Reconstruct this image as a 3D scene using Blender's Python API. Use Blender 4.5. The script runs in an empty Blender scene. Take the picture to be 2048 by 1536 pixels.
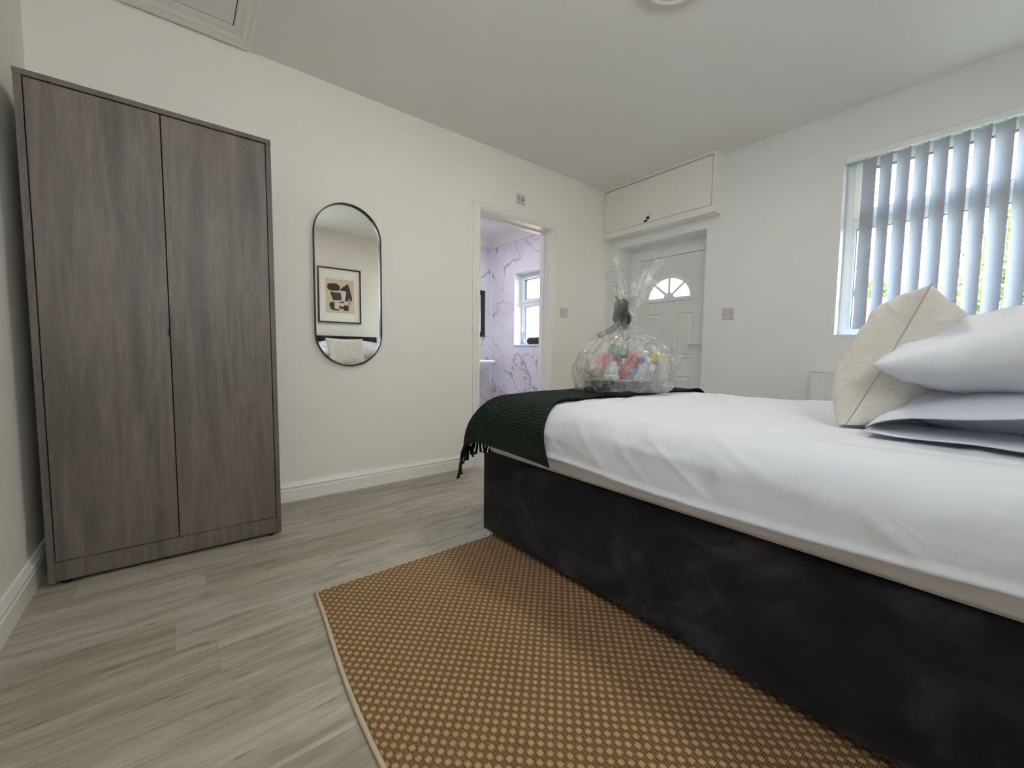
import bpy, bmesh, math, random
from mathutils import Vector, Matrix, noise
random.seed(7)
S = bpy.context.scene
C = S.collection
PI = math.pi

# ------------------------------------------------------------------ camera
cam_d = bpy.data.cameras.new('camera'); cam = bpy.data.objects.new('camera', cam_d); C.objects.link(cam)
cam_d.sensor_fit = 'HORIZONTAL'; cam_d.sensor_width = 36; cam_d.lens = 830.735 / 2048 * 36
cam_d.clip_start = 0.02; cam_d.clip_end = 200
yaw, pitch, roll = math.radians(38.8001), math.radians(-4.072), math.radians(0.6205)
F_ = Vector((math.sin(yaw) * math.cos(pitch), math.cos(yaw) * math.cos(pitch), math.sin(pitch)))
R_ = Vector((math.cos(yaw), -math.sin(yaw), 0)); U_ = R_.cross(F_)
R2 = R_ * math.cos(roll) + U_ * math.sin(roll); U2 = -R_ * math.sin(roll) + U_ * math.cos(roll)
mw = Matrix((R2, U2, -F_)).transposed().to_4x4(); mw.translation = Vector((0, 0, .85))
cam.matrix_world = mw
S.camera = cam

# ------------------------------------------------------------------ light and exposure
SKY = 13.0
w = bpy.data.worlds.new('sky'); S.world = w; w.use_nodes = True
wn = w.node_tree.nodes; wl = w.node_tree.links
bg = wn['Background']; bg.inputs['Strength'].default_value = SKY
tc = wn.new('ShaderNodeTexCoord'); sx = wn.new('ShaderNodeSeparateXYZ'); rp = wn.new('ShaderNodeValToRGB')
wl.new(tc.outputs['Generated'], sx.inputs[0]); wl.new(sx.outputs['Z'], rp.inputs[0]); wl.new(rp.outputs[0], bg.inputs['Color'])
rp.color_ramp.elements[0].position = 0.0; rp.color_ramp.elements[0].color = (.86, .93, 1.0, 1)
rp.color_ramp.elements[1].position = .8; rp.color_ramp.elements[1].color = (.60, .76, 1.0, 1)

sun_d = bpy.data.lights.new('sun', 'SUN'); sun_d.energy = 24; sun_d.angle = .01; sun_d.color = (1, .93, .78)
sun = bpy.data.objects.new('sun', sun_d); C.objects.link(sun)
sun.rotation_euler = Vector((-.55, .25, .75)).to_track_quat('Z', 'Y').to_euler()

def portal(name, loc, sy, sz):
    d = bpy.data.lights.new(name, 'AREA'); d.shape = 'RECTANGLE'; d.size = sz; d.size_y = sy
    d.cycles.is_portal = True
    o = bpy.data.objects.new(name, d); C.objects.link(o); o.location = loc
    o.rotation_euler = (0, math.radians(90), 0)
    return o
portal('window_portal', (3.62, .2275, 1.5465), 1.16, 1.13)
pf = portal('fill_window_portal', (.25, -.60, 1.72), .84, .9); pf.rotation_euler = (math.radians(-90), 0, 0)  # portal of the added fill window behind the camera
portal('bathroom_window_portal', (3.62, 3.70, 1.41), .72, .89)

def disc_lamp(name, loc, dia, power, col):
    d = bpy.data.lights.new(name, 'AREA'); d.shape = 'DISK'; d.size = dia; d.energy = power; d.color = col
    o = bpy.data.objects.new(name, d); C.objects.link(o); o.location = loc
disc_lamp('ceiling_light_glow', (1.62, .983, 2.3598), .14, 6.2, (1, .94, .85))
disc_lamp('bathroom_fill_glow', (2.3, 3.75, 2.345), .12, 7, (.93, .93, 1))  # lamp added to brighten the bathroom, no known fixture there

S.view_settings.view_transform = 'Standard'; S.view_settings.look = 'None'
S.view_settings.exposure = 0.9; S.view_settings.gamma = 1
S.view_settings.use_curve_mapping = False
try:
    S.cycles.max_bounces = 14; S.cycles.diffuse_bounces = 8; S.cycles.transparent_max_bounces = 32
    S.cycles.glossy_bounces = 6; S.cycles.transmission_bounces = 8
    S.cycles.sample_clamp_indirect = 6
except Exception:
    pass

# ------------------------------------------------------------------ helpers
def srgb(r, g, b):
    f = lambda c: (c / 255 / 12.92) if c / 255 <= .04045 else ((c / 255 + .055) / 1.055) ** 2.4
    return (f(r), f(g), f(b), 1)

class NT:
    """small node-tree helper"""
    def __init__(s, name):
        s.m = bpy.data.materials.new(name); s.m.use_nodes = True
        s.n = s.m.node_tree.nodes; s.l = s.m.node_tree.links
        s.b = s.n['Principled BSDF']
    def node(s, t, **kw):
        n = s.n.new(t)
        for k, v in kw.items():
            if k.startswith('i_'):
                key = k[2:]; key = int(key) if key.isdigit() else key
                if hasattr(v, 'links') or isinstance(v, bpy.types.NodeSocket): s.l.new(v, n.inputs[key])
                else: n.inputs[key].default_value = v
            else: setattr(n, k, v)
        return n
    def math(s, op, a, b=None, c=None, clamp=False):
        n = s.n.new('ShaderNodeMath'); n.operation = op; n.use_clamp = clamp
        for i, v in enumerate((a, b, c)):
            if v is None: continue
            if isinstance(v, (int, float)): n.inputs[i].default_value = v
            else: s.l.new(v, n.inputs[i])
        return n.outputs[0]
    def coord(s, out='Object', scale=(1, 1, 1), rot=(0, 0, 0), loc=(0, 0, 0)):
        t = s.n.new('ShaderNodeTexCoord'); m = s.n.new('ShaderNodeMapping')
        s.l.new(t.outputs[out], m.inputs[0]); m.inputs['Scale'].default_value = scale
        m.inputs['Rotation'].default_value = rot; m.inputs['Location'].default_value = loc
        return m.outputs[0]
    def noise(s, vec, scale=5, detail=3, rough=.55, dist=0):
        n = s.n.new('ShaderNodeTexNoise'); s.l.new(vec, n.inputs['Vector'])
        n.inputs['Scale'].default_value = scale; n.inputs['Detail'].default_value = detail
        n.inputs['Roughness'].default_value = rough; n.inputs['Distortion'].default_value = dist
        return n.outputs['Fac']
    def ramp(s, fac, stops, interp='LINEAR'):
        n = s.n.new('ShaderNodeValToRGB'); s.l.new(fac, n.inputs[0]); cr = n.color_ramp; cr.interpolation = interp
        while len(cr.elements) < len(stops): cr.elements.new(.5)
        for e, (p, c) in zip(cr.elements, stops):
            e.position = p; e.color = c if len(c) == 4 else (*c, 1)
        return n.outputs[0]
    def mix(s, fac, a, b, mode='MIX'):
        n = s.n.new('ShaderNodeMix'); n.data_type = 'RGBA'; n.blend_type = mode
        for k, v in ((0, fac), (6, a), (7, b)):
            if isinstance(v, (int, float, tuple)): n.inputs[k].default_value = v
            else: s.l.new(v, n.inputs[k])
        return n.outputs[2]
    def bump(s, h, strength=.3, dist=.01):
        n = s.n.new('ShaderNodeBump'); s.l.new(h, n.inputs['Height'])
        n.inputs['Strength'].default_value = strength; n.inputs['Distance'].default_value = dist
        s.l.new(n.outputs[0], s.b.inputs['Normal'])
    def set(s, color=None, rough=None, metal=None, **kw):
        if color is not None:
            if isinstance(color, tuple): s.b.inputs['Base Color'].default_value = color
            else: s.l.new(color, s.b.inputs['Base Color'])
        if rough is not None:
            if isinstance(rough, (int, float)): s.b.inputs['Roughness'].default_value = rough
            else: s.l.new(rough, s.b.inputs['Roughness'])
        if metal is not None: s.b.inputs['Metallic'].default_value = metal
        for k, v in kw.items(): s.b.inputs[k.replace('_', ' ')].default_value = v
        return s.m

def plain(name, col, rough=.5, metal=0, bump=0, scale=200, var=.04, **kw):
    t = NT(name); v = t.coord('Object')
    n = t.noise(v, scale, 3)
    c = t.mix(n, tuple(x * (1 - var) for x in col[:3]) + (1,), tuple(min(1, x * (1 + var)) for x in col[:3]) + (1,))
    t.set(c, rough, metal, **kw)
    if bump: t.bump(n, bump, .002)
    return t.m

MAT = {}
MAT['wall_cream'] = plain('wall_paint_cream', srgb(230, 226, 218), .85, bump=.06, scale=90, var=.012)
MAT['wall_cool_tint'] = plain('wall_paint_cool_tint', srgb(226, 227, 226), .85, bump=.06, scale=90, var=.012)  # same paint as the cream walls; cooler window light put into its colour
MAT['ceiling'] = plain('ceiling_paint', srgb(228, 227, 223), .9, bump=.05, scale=90, var=.012)
MAT['gloss_white'] = plain('gloss_white_paint', srgb(230, 228, 222), .35, bump=.05, scale=30, var=.01)
MAT['upvc'] = plain('white_upvc', srgb(228, 232, 234), .28, scale=20, var=.008)
MAT['door_white'] = plain('door_white', srgb(222, 224, 222), .35, scale=20, var=.008)
MAT['plastic_white'] = plain('white_plastic', srgb(225, 225, 228), .35, scale=20, var=.01)
MAT['plastic_grey'] = plain('grey_plastic', srgb(150, 148, 148), .4, var=.02)
MAT['switch_face'] = plain('switch_plate_plastic', srgb(196, 192, 192), .35, scale=20, var=.01)
MAT['black'] = plain('black_satin', srgb(24, 24, 25), .35, var=.05)
MAT['black_metal'] = plain('black_metal', srgb(26, 25, 24), .35, .3, var=.05)
MAT['chrome'] = plain('chrome', (.85, .85, .86, 1), .08, 1, var=.01)
MAT['gap'] = plain('dark_gap', srgb(22, 20, 18), .9)
MAT['ceramic'] = plain('white_ceramic', srgb(240, 242, 246), .1, scale=10, var=.005)
MAT['gasket'] = plain('rubber_gasket', srgb(70, 72, 74), .7)
MAT['radiator'] = plain('radiator_enamel', srgb(226, 226, 222), .35, scale=20, var=.008)
_t = NT('lit_lamp_diffuser'); _t.set((.9, .88, .84, 1), .5, Emission_Strength=4.0); _t.b.inputs['Emission Color'].default_value = (1, .9, .76, 1); MAT['lamp_glow'] = _t.m
MAT['lamp_ring'] = plain('pale_grey_lamp_ring', srgb(196, 195, 190), .4, scale=20, var=.01)
MAT['mirror'] = plain('mirror_silver', (.93, .95, .93, 1), .0, 1, var=.001)

# floor: pale grey oak planks running along x
def floor_mat():
    t = NT('grey_oak_vinyl_planks')
    L, W = 1.22, .181
    tcn = t.n.new('ShaderNodeTexCoord'); sp = t.n.new('ShaderNodeSeparateXYZ'); t.l.new(tcn.outputs['Object'], sp.inputs[0])
    x, y = sp.outputs[0], sp.outputs[1]
    row = t.math('FLOOR', t.math('DIVIDE', t.math('ADD', y, 5.06), W))
    rrow = t.math('FRACT', t.math('MULTIPLY', t.math('SINE', t.math('MULTIPLY', row, 12.9898)), 43758.5))
    xo = t.math('DIVIDE', t.math('ADD', t.math('ADD', x, 8.0), t.math('MULTIPLY', rrow, L)), L)
    col = t.math('FLOOR', xo)
    rid = t.math('FRACT', t.math('MULTIPLY', t.math('SINE', t.math('ADD', t.math('MULTIPLY', row, 78.233), t.math('MULTIPLY', col, 37.719))), 9137.3))
    fy = t.math('FRACT', t.math('DIVIDE', t.math('ADD', y, 5.06), W)); fx = t.math('FRACT', xo)
    ey = t.math('MINIMUM', fy, t.math('SUBTRACT', 1, fy)); ex = t.math('MULTIPLY', t.math('MINIMUM', fx, t.math('SUBTRACT', 1, fx)), L / W)
    edge = t.math('MINIMUM', ex, ey)
    seam = t.math('LESS_THAN', edge, .008)
    cb = t.n.new('ShaderNodeCombineXYZ'); t.l.new(x, cb.inputs[0]); t.l.new(y, cb.inputs[1]); t.l.new(t.math('MULTIPLY', rid, 17.0), cb.inputs[2])
    mp = t.n.new('ShaderNodeMapping'); t.l.new(cb.outputs[0], mp.inputs[0]); mp.inputs['Scale'].default_value = (1.0, 9, 1)
    g1 = t.noise(mp.outputs[0], 2.6, 7, .62, .7)
    mp2 = t.n.new('ShaderNodeMapping'); t.l.new(cb.outputs[0], mp2.inputs[0]); mp2.inputs['Scale'].default_value = (2.2, 34, 1)
    g2 = t.noise(mp2.outputs[0], 4, 5, .6, .4)
    mp3 = t.n.new('ShaderNodeMapping'); t.l.new(cb.outputs[0], mp3.inputs[0]); mp3.inputs['Scale'].default_value = (3.2, 17, 1)
    g3 = t.noise(mp3.outputs[0], 2.4, 3, .5, .5)
    base = t.ramp(g1, [(.28, srgb(136, 129, 117)), (.45, srgb(164, 158, 146)), (.62, srgb(182, 177, 166)), (.8, srgb(194, 190, 180))])
    c = t.mix(t.math('MULTIPLY', t.ramp(g2, [(.42, (0, 0, 0)), (.7, (1, 1, 1))]), .38), base, srgb(120, 113, 102))
    cr = t.ramp(g3, [(.64, (0, 0, 0)), (.70, (1, 1, 1))])
    c = t.mix(t.math('MULTIPLY', cr, .5), c, srgb(92, 83, 72))
    tone = t.ramp(rid, [(0, srgb(232, 226, 218)), (.5, srgb(250, 246, 240)), (1, srgb(255, 255, 255))])
    c = t.mix(1.0, c, tone, 'MULTIPLY')
    c = t.mix(t.math('MULTIPLY', seam, .32), c, srgb(104, 98, 90))
    t.set(c, .42, Specular_IOR_Level=.4)
    h = t.math('SUBTRACT', t.math('ADD', g2, t.math('MULTIPLY', g1, .5)), t.math('MULTIPLY', seam, 1.0))
    t.bump(h, .12, .002)
    return t.m
MAT['floor'] = floor_mat()

def wardrobe_mat(name, dark=1.0):
    t = NT(name)
    v = t.coord('Object', (1, 1, 1))
    a = t.noise(t.coord('Object', (14, 14, 1.0)), 1.0, 4, .6, .3)
    b = t.noise(t.coord('Object', (30, 30, 5)), 1.2, 6, .65, 1.2)
    d = t.noise(t.coord('Object', (2.5, 2.5, 1.2)), 1.6, 3, .5)
    e = t.noise(t.coord('Object', (60, 60, 14)), 1.3, 5, .7, 2.2)
    c = t.ramp(a, [(.3, srgb(82, 78, 72)), (.46, srgb(104, 98, 91)), (.54, srgb(124, 116, 108)), (.64, srgb(96, 90, 84)), (.72, srgb(110, 103, 96))])
    c = t.mix(t.math('MULTIPLY', t.ramp(b, [(.3, (0, 0, 0)), (.7, (1, 1, 1))]), .5), c, srgb(80, 77, 71))
    c = t.mix(t.math('MULTIPLY', t.ramp(d, [(.4, (0, 0, 0)), (.65, (1, 1, 1))]), .35), c, srgb(124, 112, 107))
    c = t.mix(t.math('MULTIPLY', t.ramp(e, [(.53, (0, 0, 0)), (.72, (1, 1, 1))]), .34), c, srgb(146, 138, 128))
    c = t.mix(1.0, c, (.82, .80, .78, 1), 'MULTIPLY')
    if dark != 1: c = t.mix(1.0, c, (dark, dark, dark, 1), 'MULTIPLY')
    t.set(c, .5); t.bump(e, .12, .001)
    return t.m
MAT['wardrobe'] = wardrobe_mat('weathered_grey_oak')
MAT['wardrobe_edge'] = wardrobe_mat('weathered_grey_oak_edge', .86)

def velvet_mat():
    t = NT('charcoal_velvet')
    n = t.noise(t.coord('Object', (2.2, 2.2, 3.4)), 2.0, 6, .6, .9)
    c = t.ramp(n, [(.3, srgb(24, 22, 27)), (.48, srgb(33, 30, 36)), (.58, srgb(47, 44, 50)), (.66, srgb(60, 56, 62)), (.8, srgb(38, 35, 41))])
    t.set(c, .85, Sheen_Weight=.08, Sheen_Roughness=.4, Specular_IOR_Level=.25)
    t.bump(t.noise(t.coord('Object'), 600, 2), .12, .0006)
    return t.m
MAT['velvet'] = velvet_mat()

def cloth_mat(name, col, scale=900, var=.03, fine=.22, sheen=.1, crease=.12):
    t = NT(name)
    n = t.noise(t.coord('Object'), scale, 2)
    m_ = t.noise(t.coord('Object', (1, 1.4, 1)), 9, 4, .6, .6)
    c = t.mix(n, tuple(x * (1 - var) for x in col[:3]) + (1,), col)
    t.set(c, .9, Sheen_Weight=sheen)
    mm = t.noise(t.coord('Object', (1, 1.2, 1), (.3, .2, .5)), 3.2, 2, .5, 1.4)
    cre = t.ramp(t.math('ABSOLUTE', t.math('SUBTRACT', mm, .5)), [(0, (1, 1, 1)), (.035, (0, 0, 0))])
    mk = t.noise(t.coord('Object', loc=(3, 1, 7)), 5, 2)
    cre = t.math('MULTIPLY', cre, t.ramp(mk, [(.45, (0, 0, 0)), (.6, (1, 1, 1))]))
    h = t.math('ADD', t.math('MULTIPLY', n, .06), t.math('ADD', m_, t.math('MULTIPLY', cre, crease)))
    t.bump(h, fine, .012)
    return t.m
MAT['linen'] = cloth_mat('white_cotton', srgb(208, 210, 216))
MAT['linen2'] = cloth_mat('white_cotton_pillow', srgb(204, 208, 219))
MAT['sheet'] = cloth_mat('white_fitted_sheet', srgb(232, 233, 240), fine=.1)

def cushion_mat():
    t = NT('beige_marl_jersey')
    a = t.noise(t.coord('UV', (260, 900, 1)), 1.0, 4, .7, .4)
    b = t.noise(t.coord('UV', (1, 1, 1)), 300, 2)
    c = t.ramp(a, [(.3, srgb(188, 183, 174)), (.65, srgb(216, 212, 204))])
    t.set(c, .95, Sheen_Weight=.2)
    t.bump(t.math('ADD', a, b), .35, .002)
    return t.m
MAT['cushion'] = cushion_mat()

def throw_mat():
    t = NT('dark_green_waffle_knit')
    tcn = t.n.new('ShaderNodeTexCoord'); sp = t.n.new('ShaderNodeSeparateXYZ'); t.l.new(tcn.outputs['UV'], sp.inputs[0])
    px, py = .0165, .0125
    v = t.math('DIVIDE', sp.outputs[1], py)
    row = t.math('FLOOR', v)
    wob = t.math('MULTIPLY', t.math('SUBTRACT', t.noise(t.coord('UV'), 45, 3), .5), 1.1)
    v = t.math('ADD', v, t.math('MULTIPLY', wob, .45))
    u = t.math('ADD', wob, t.math('DIVIDE', sp.outputs[0], px), t.math('MULTIPLY', t.math('MODULO', row, 2.0), .5))
    u = u
    hu = t.math('ABSOLUTE', t.math('SINE', t.math('MULTIPLY', u, PI)))
    hv = t.math('ABSOLUTE', t.math('SINE', t.math('MULTIPLY', v, PI)))
    h = t.math('POWER', t.math('MULTIPLY', hu, hv), .6)
    n = t.noise(t.coord('UV'), 60, 3)
    c = t.ramp(h, [(.1, srgb(26, 32, 28)), (.6, srgb(46, 54, 49)), (1, srgb(66, 75, 68))])
    c = t.mix(t.math('MULTIPLY', n, .55), c, srgb(30, 36, 32))
    t.set(c, 1.0, Specular_IOR_Level=.08)
    t.bump(h, .9, .006)
    return t.m
MAT['throw'] = throw_mat()
MAT['fringe'] = plain('dark_green_yarn', srgb(26, 33, 29), .95, bump=.3, scale=300)

def rug_mat():
    t = NT('jute_basket_weave')
    tcn = t.n.new('ShaderNodeTexCoord'); sp = t.n.new('ShaderNodeSeparateXYZ'); t.l.new(tcn.outputs['Object'], sp.inputs[0])
    c_ = .0148
    wob = t.math('MULTIPLY', t.math('SUBTRACT', t.noise(t.coord('Object'), 40, 2), .5), .0045)
    x = t.math('DIVIDE', t.math('ADD', t.math('ADD', sp.outputs[0], 10), wob), c_)
    y = t.math('DIVIDE', t.math('ADD', t.math('ADD', sp.outputs[1], 10), wob), c_)
    cell = t.math('MODULO', t.math('ADD', t.math('FLOOR', x), t.math('FLOOR', y)), 2.0)
    fx = t.math('ABSOLUTE', t.math('SINE', t.math('MULTIPLY', x, PI))); fy = t.math('ABSOLUTE', t.math('SINE', t.math('MULTIPLY', y, PI)))
    pad = t.math('POWER', t.math('MULTIPLY', fx, fy), .35)
    fib = t.math('ABSOLUTE', t.math('SINE', t.math('MULTIPLY', x, PI * 4)))
    pad = t.math('ADD', t.math('MULTIPLY', pad, .9), t.math('MULTIPLY', fib, .07))
    ribs = t.math('MULTIPLY', t.math('ABSOLUTE', t.math('SINE', t.math('MULTIPLY', y, PI * 3))), t.math('ADD', .35, t.math('MULTIPLY', fx, .22)))
    hmix = t.n.new('ShaderNodeMix'); hmix.data_type = 'FLOAT'
    t.l.new(cell, hmix.inputs[0]); t.l.new(ribs, hmix.inputs[2]); t.l.new(pad, hmix.inputs[3])
    h = hmix.outputs[0]
    cribs = t.ramp(t.math('DIVIDE', ribs, .57), [(.0, srgb(44, 29, 14)), (.5, srgb(106, 78, 46)), (1, srgb(152, 118, 80))])  # dark end carries the shade between ribs, put into the colour
    cpad = t.ramp(pad, [(.2, srgb(92, 70, 44)), (.65, srgb(172, 136, 98)), (1, srgb(190, 156, 116))])
    c = t.mix(cell, cribs, cpad)
    n = t.noise(t.coord('Object'), 24, 4)
    c = t.mix(t.math('MULTIPLY', n, .3), c, srgb(122, 94, 56))
    t.set(c, .9)
    t.bump(h, .9, .003)
    return t.m
MAT['rug'] = rug_mat()
MAT['rug_binding'] = plain('rug_binding', srgb(188, 172, 142), .9, bump=.4, scale=250)

def marble_mat():
    t = NT('white_marble_panel')
    def veins(sc, off, w, rot):
        v0 = t.coord('Object', (1, 1, 1), rot, off)
        m2 = t.n.new('ShaderNodeMapping'); t.l.new(v0, m2.inputs[0]); m2.inputs['Scale'].default_value = (1.5, 1.5, .42); v = m2.outputs[0]
        d = t.node('ShaderNodeTexNoise'); t.l.new(v, d.inputs['Vector']); d.inputs['Scale'].default_value = 3.2; d.inputs['Detail'].default_value = 5
        ad = t.node('ShaderNodeVectorMath', operation='MULTIPLY_ADD'); t.l.new(d.outputs['Color'], ad.inputs[0]); ad.inputs[1].default_value = (.34, .34, .34); t.l.new(v, ad.inputs[2])
        n = t.noise(ad.outputs[0], sc, 2, .4)
        a = t.math('ABSOLUTE', t.math('SUBTRACT', n, .5))
        return t.ramp(a, [(0, (1, 1, 1)), (w, (0, 0, 0))])
    r = (.62, .45, .2)
    f1 = veins(1.7, (3.1, 1.3, .2), .010, r); f2 = veins(3.0, (7.7, 4.3, 9.2), .007, (.35, .7, .1))
    msk = t.ramp(t.noise(t.coord('Object'), 2.2, 2), [(.42, (0, 0, 0)), (.6, (1, 1, 1))])
    base = t.ramp(t.noise(t.coord('Object'), 3, 3), [(.3, srgb(216, 212, 223)), (.7, srgb(228, 225, 233))])
    c = t.mix(t.math('MULTIPLY', f1, .75), base, srgb(126, 118, 128))
    c = t.mix(t.math('MULTIPLY', t.math('MULTIPLY', f2, msk), .6), c, srgb(140, 132, 142))
    t.set(c, .15)
    return t.m
MAT['marble'] = marble_mat()

def glass_mat():
    t = NT('window_glass')
    tr = t.node('ShaderNodeBsdfTransparent'); gl = t.node('ShaderNodeBsdfGlossy'); gl.inputs['Roughness'].default_value = .02
    lw = t.node('ShaderNodeLayerWeight'); lw.inputs[0].default_value = .5
    fr = t.math('ADD', .03, t.math('MULTIPLY', t.math('POWER', lw.outputs['Facing'], 5.0), .9))
    mx = t.node('ShaderNodeMixShader'); t.l.new(fr, mx.inputs[0]); t.l.new(tr.outputs[0], mx.inputs[1]); t.l.new(gl.outputs[0], mx.inputs[2])
    tr.inputs[0].default_value = (.97, .98, .98, 1)
    t.l.new(mx.outputs[0], t.n['Material Output'].inputs[0])
    return t.m
MAT['glass'] = glass_mat()

def frosted_mat(nm='frosted_fanlight_glass', c1=(.95, .97, .97, 1), c2=(.9, .93, .93, 1)):
    t = NT(nm)
    tl = t.node('ShaderNodeBsdfTranslucent'); tr = t.node('ShaderNodeBsdfTransparent')
    tl.inputs[0].default_value = c1; tr.inputs[0].default_value = c2
    mx = t.node('ShaderNodeMixShader'); mx.inputs[0].default_value = .5
    t.l.new(tl.outputs[0], mx.inputs[1]); t.l.new(tr.outputs[0], mx.inputs[2])
    t.l.new(mx.outputs[0], t.n['Material Output'].inputs[0])
    return t.m
MAT['frosted'] = frosted_mat()
MAT['fill_pane'] = frosted_mat('fill_pane_tinted_glass', (.93, .905, .865, 1), (.64, .625, .60, 1))  # pane of the added window, tinted to set its fill light

def slat_mat():
    t = NT('grey_blind_fabric')
    n = t.noise(t.coord('Object', (1, 1, .25)), 500, 2)
    c = t.mix(n, srgb(164, 168, 176), srgb(176, 180, 188))
    t.set(c, .9)
    tl = t.node('ShaderNodeBsdfTranslucent'); tl.inputs[0].default_value = srgb(150, 158, 170)
    mx = t.node('ShaderNodeMixShader'); mx.inputs[0].default_value = .06
    t.l.new(t.b.outputs[0], mx.inputs[1]); t.l.new(tl.outputs[0], mx.inputs[2])
    t.l.new(mx.outputs[0], t.n['Material Output'].inputs[0])
    return t.m
MAT['slat'] = slat_mat()

def cello_mat():
    t = NT('clear_cellophane')
    n = t.math('MULTIPLY', t.math('ADD', t.noise(t.coord('Object', (1, 1, .22)), 38, 4, .6, 1.0), t.noise(t.coord('Object'), 14, 3, .5, 2.0)), .5)
    bp = t.node('ShaderNodeBump'); t.l.new(n, bp.inputs['Height']); bp.inputs['Strength'].default_value = 1.0; bp.inputs['Distance'].default_value = .03
    tr = t.node('ShaderNodeBsdfTransparent'); tr.inputs[0].default_value = (.965, .965, .96, 1)
    gl = t.node('ShaderNodeBsdfGlossy'); gl.inputs['Roughness'].default_value = .07; t.l.new(bp.outputs[0], gl.inputs['Normal'])
    lw = t.node('ShaderNodeLayerWeight'); lw.inputs[0].default_value = .35; t.l.new(bp.outputs[0], lw.inputs['Normal'])
    fac = t.math('ADD', t.math('MULTIPLY', t.math('POWER', lw.outputs['Facing'], 1.2), .95), .12, clamp=True)
    mx = t.node('ShaderNodeMixShader'); t.l.new(fac, mx.inputs[0]); t.l.new(tr.outputs[0], mx.inputs[1]); t.l.new(gl.outputs[0], mx.inputs[2])
    df = t.node('ShaderNodeBsdfDiffuse'); df.inputs[0].default_value = (.9, .9, .9, 1); tl = t.node('ShaderNodeBsdfTranslucent'); tl.inputs[0].default_value = (.9, .9, .9, 1)
    m3 = t.node('ShaderNodeMixShader'); m3.inputs[0].default_value = .5; t.l.new(df.outputs[0], m3.inputs[1]); t.l.new(tl.outputs[0], m3.inputs[2])
    m2 = t.node('ShaderNodeMixShader'); t.l.new(t.math('ADD', .05, t.math('MULTIPLY', t.ramp(n, [(.48, (0, 0, 0)), (.58, (1, 1, 1))]), .22)), m2.inputs[0]); t.l.new(mx.outputs[0], m2.inputs[1]); t.l.new(m3.outputs[0], m2.inputs[2])  # milky white streaks mixed in to paint the film's highlights
    t.l.new(m2.outputs[0], t.n['Material Output'].inputs[0])
    return t.m
MAT['cello'] = cello_mat()

def leaf_mat(name, a, b):
    t = NT(name)
    n = t.noise(t.coord('Object'), 9, 4)
    t.set(t.ramp(n, [(.35, a), (.6, b)]), .6)
    tl = t.node('ShaderNodeBsdfTranslucent'); tl.inputs[0].default_value = b
    mx = t.node('ShaderNodeMixShader'); mx.inputs[0].default_value = .35
    t.l.new(t.b.outputs[0], mx.inputs[1]); t.l.new(tl.outputs[0], mx.inputs[2]); t.l.new(mx.outputs[0], t.n['Material Output'].inputs[0])
    return t.m
MAT['leaf'] = leaf_mat('hedge_leaves', srgb(24, 48, 8), srgb(84, 104, 10))
MAT['bark'] = plain('bark', srgb(70, 58, 44), .9, bump=.5, scale=30)
MAT['lawn'] = plain('lawn', srgb(90, 106, 60), .95, bump=.4, scale=40, var=.2)

def brick_mat():
    t = NT('pale_garden_wall_brick')
    b = t.node('ShaderNodeTexBrick'); t.l.new(t.coord('Object', (1, 1, 1), (math.radians(90), 0, math.radians(90))), b.inputs[0])
    b.inputs['Color1'].default_value = srgb(196, 150, 116); b.inputs['Color2'].default_value = srgb(176, 126, 96); b.inputs['Mortar'].default_value = srgb(190, 180, 165)
    b.inputs['Scale'].default_value = 1; b.inputs['Brick Width'].default_value = .225; b.inputs['Row Height'].default_value = .075; b.inputs['Mortar Size'].default_value = .01
    t.set(b.outputs[0], .9)
    return t.m
MAT['brick'] = brick_mat()

# ---- mesh helpers: everything is authored in world coordinates; children of a
# thing are shifted into the thing's own frame.
MW = {}
def link(name, me, mat=None, parent=None, smooth=False, local=False):
    o = bpy.data.objects.new(name, me); C.objects.link(o)
    if mat is not None:
        for m in (mat if isinstance(mat, (list, tuple)) else [mat]): me.materials.append(MAT[m] if isinstance(m, str) else m)
    if parent is not None:
        o.parent = parent
        if not local: me.transform(MW[parent.name].inverted())
        MW[o.name] = MW[parent.name]
    else:
        MW[o.name] = Matrix.Identity(4)
    if smooth:
        for p in me.polygons: p.use_smooth = True
    me.update()
    return o

def obj(name, bm, mat, parent=None, smooth=False, local=False, angle=None):
    me = bpy.data.meshes.new(name); bmesh.ops.recalc_face_normals(bm, faces=bm.faces); bm.to_mesh(me); bm.free()
    o = link(name, me, mat, parent, smooth, local)
    if angle is not None:
        for p in me.polygons: p.use_smooth = True
        me.set_sharp_from_angle(angle=math.radians(angle))
    return o

def thing(name, loc, label, cat, rotz=0, group=None, kind=None, parent=None):
    o = bpy.data.objects.new(name, None); C.objects.link(o); o.empty_display_size = .05
    o.location = loc; o.rotation_euler = (0, 0, rotz)
    MW[o.name] = Matrix.Translation(loc) @ Matrix.Rotation(rotz, 4, 'Z')
    tag(o, label, cat, group, kind)
    return o
def tag(o, label=None, cat=None, group=None, kind=None):
    if label: o['label'] = label
    if cat: o['category'] = cat
    if group: o['group'] = group
    if kind: o['kind'] = kind
    return o

def box(bm, lo, hi, bev=0, seg=2, mat=0):
    vs = [bm.verts.new((x, y, z)) for z in (lo[2], hi[2]) for y in (lo[1], hi[1]) for x in (lo[0], hi[0])]
    fs = []
    for a in ((0, 2, 3, 1), (4, 5, 7, 6), (0, 1, 5, 4), (2, 6, 7, 3), (0, 4, 6, 2), (1, 3, 7, 5)):
        f = bm.faces.new([vs[i] for i in a]); f.material_index = mat; fs.append(f)
    if bev:
        es = list({e for f in fs for e in f.edges})
        bmesh.ops.bevel(bm, geom=es, offset=bev, segments=seg, affect='EDGES', profile=.6)
    return bm
def B(lo, hi, bev=0, seg=2): return box(bmesh.new(), lo, hi, bev, seg)

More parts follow.
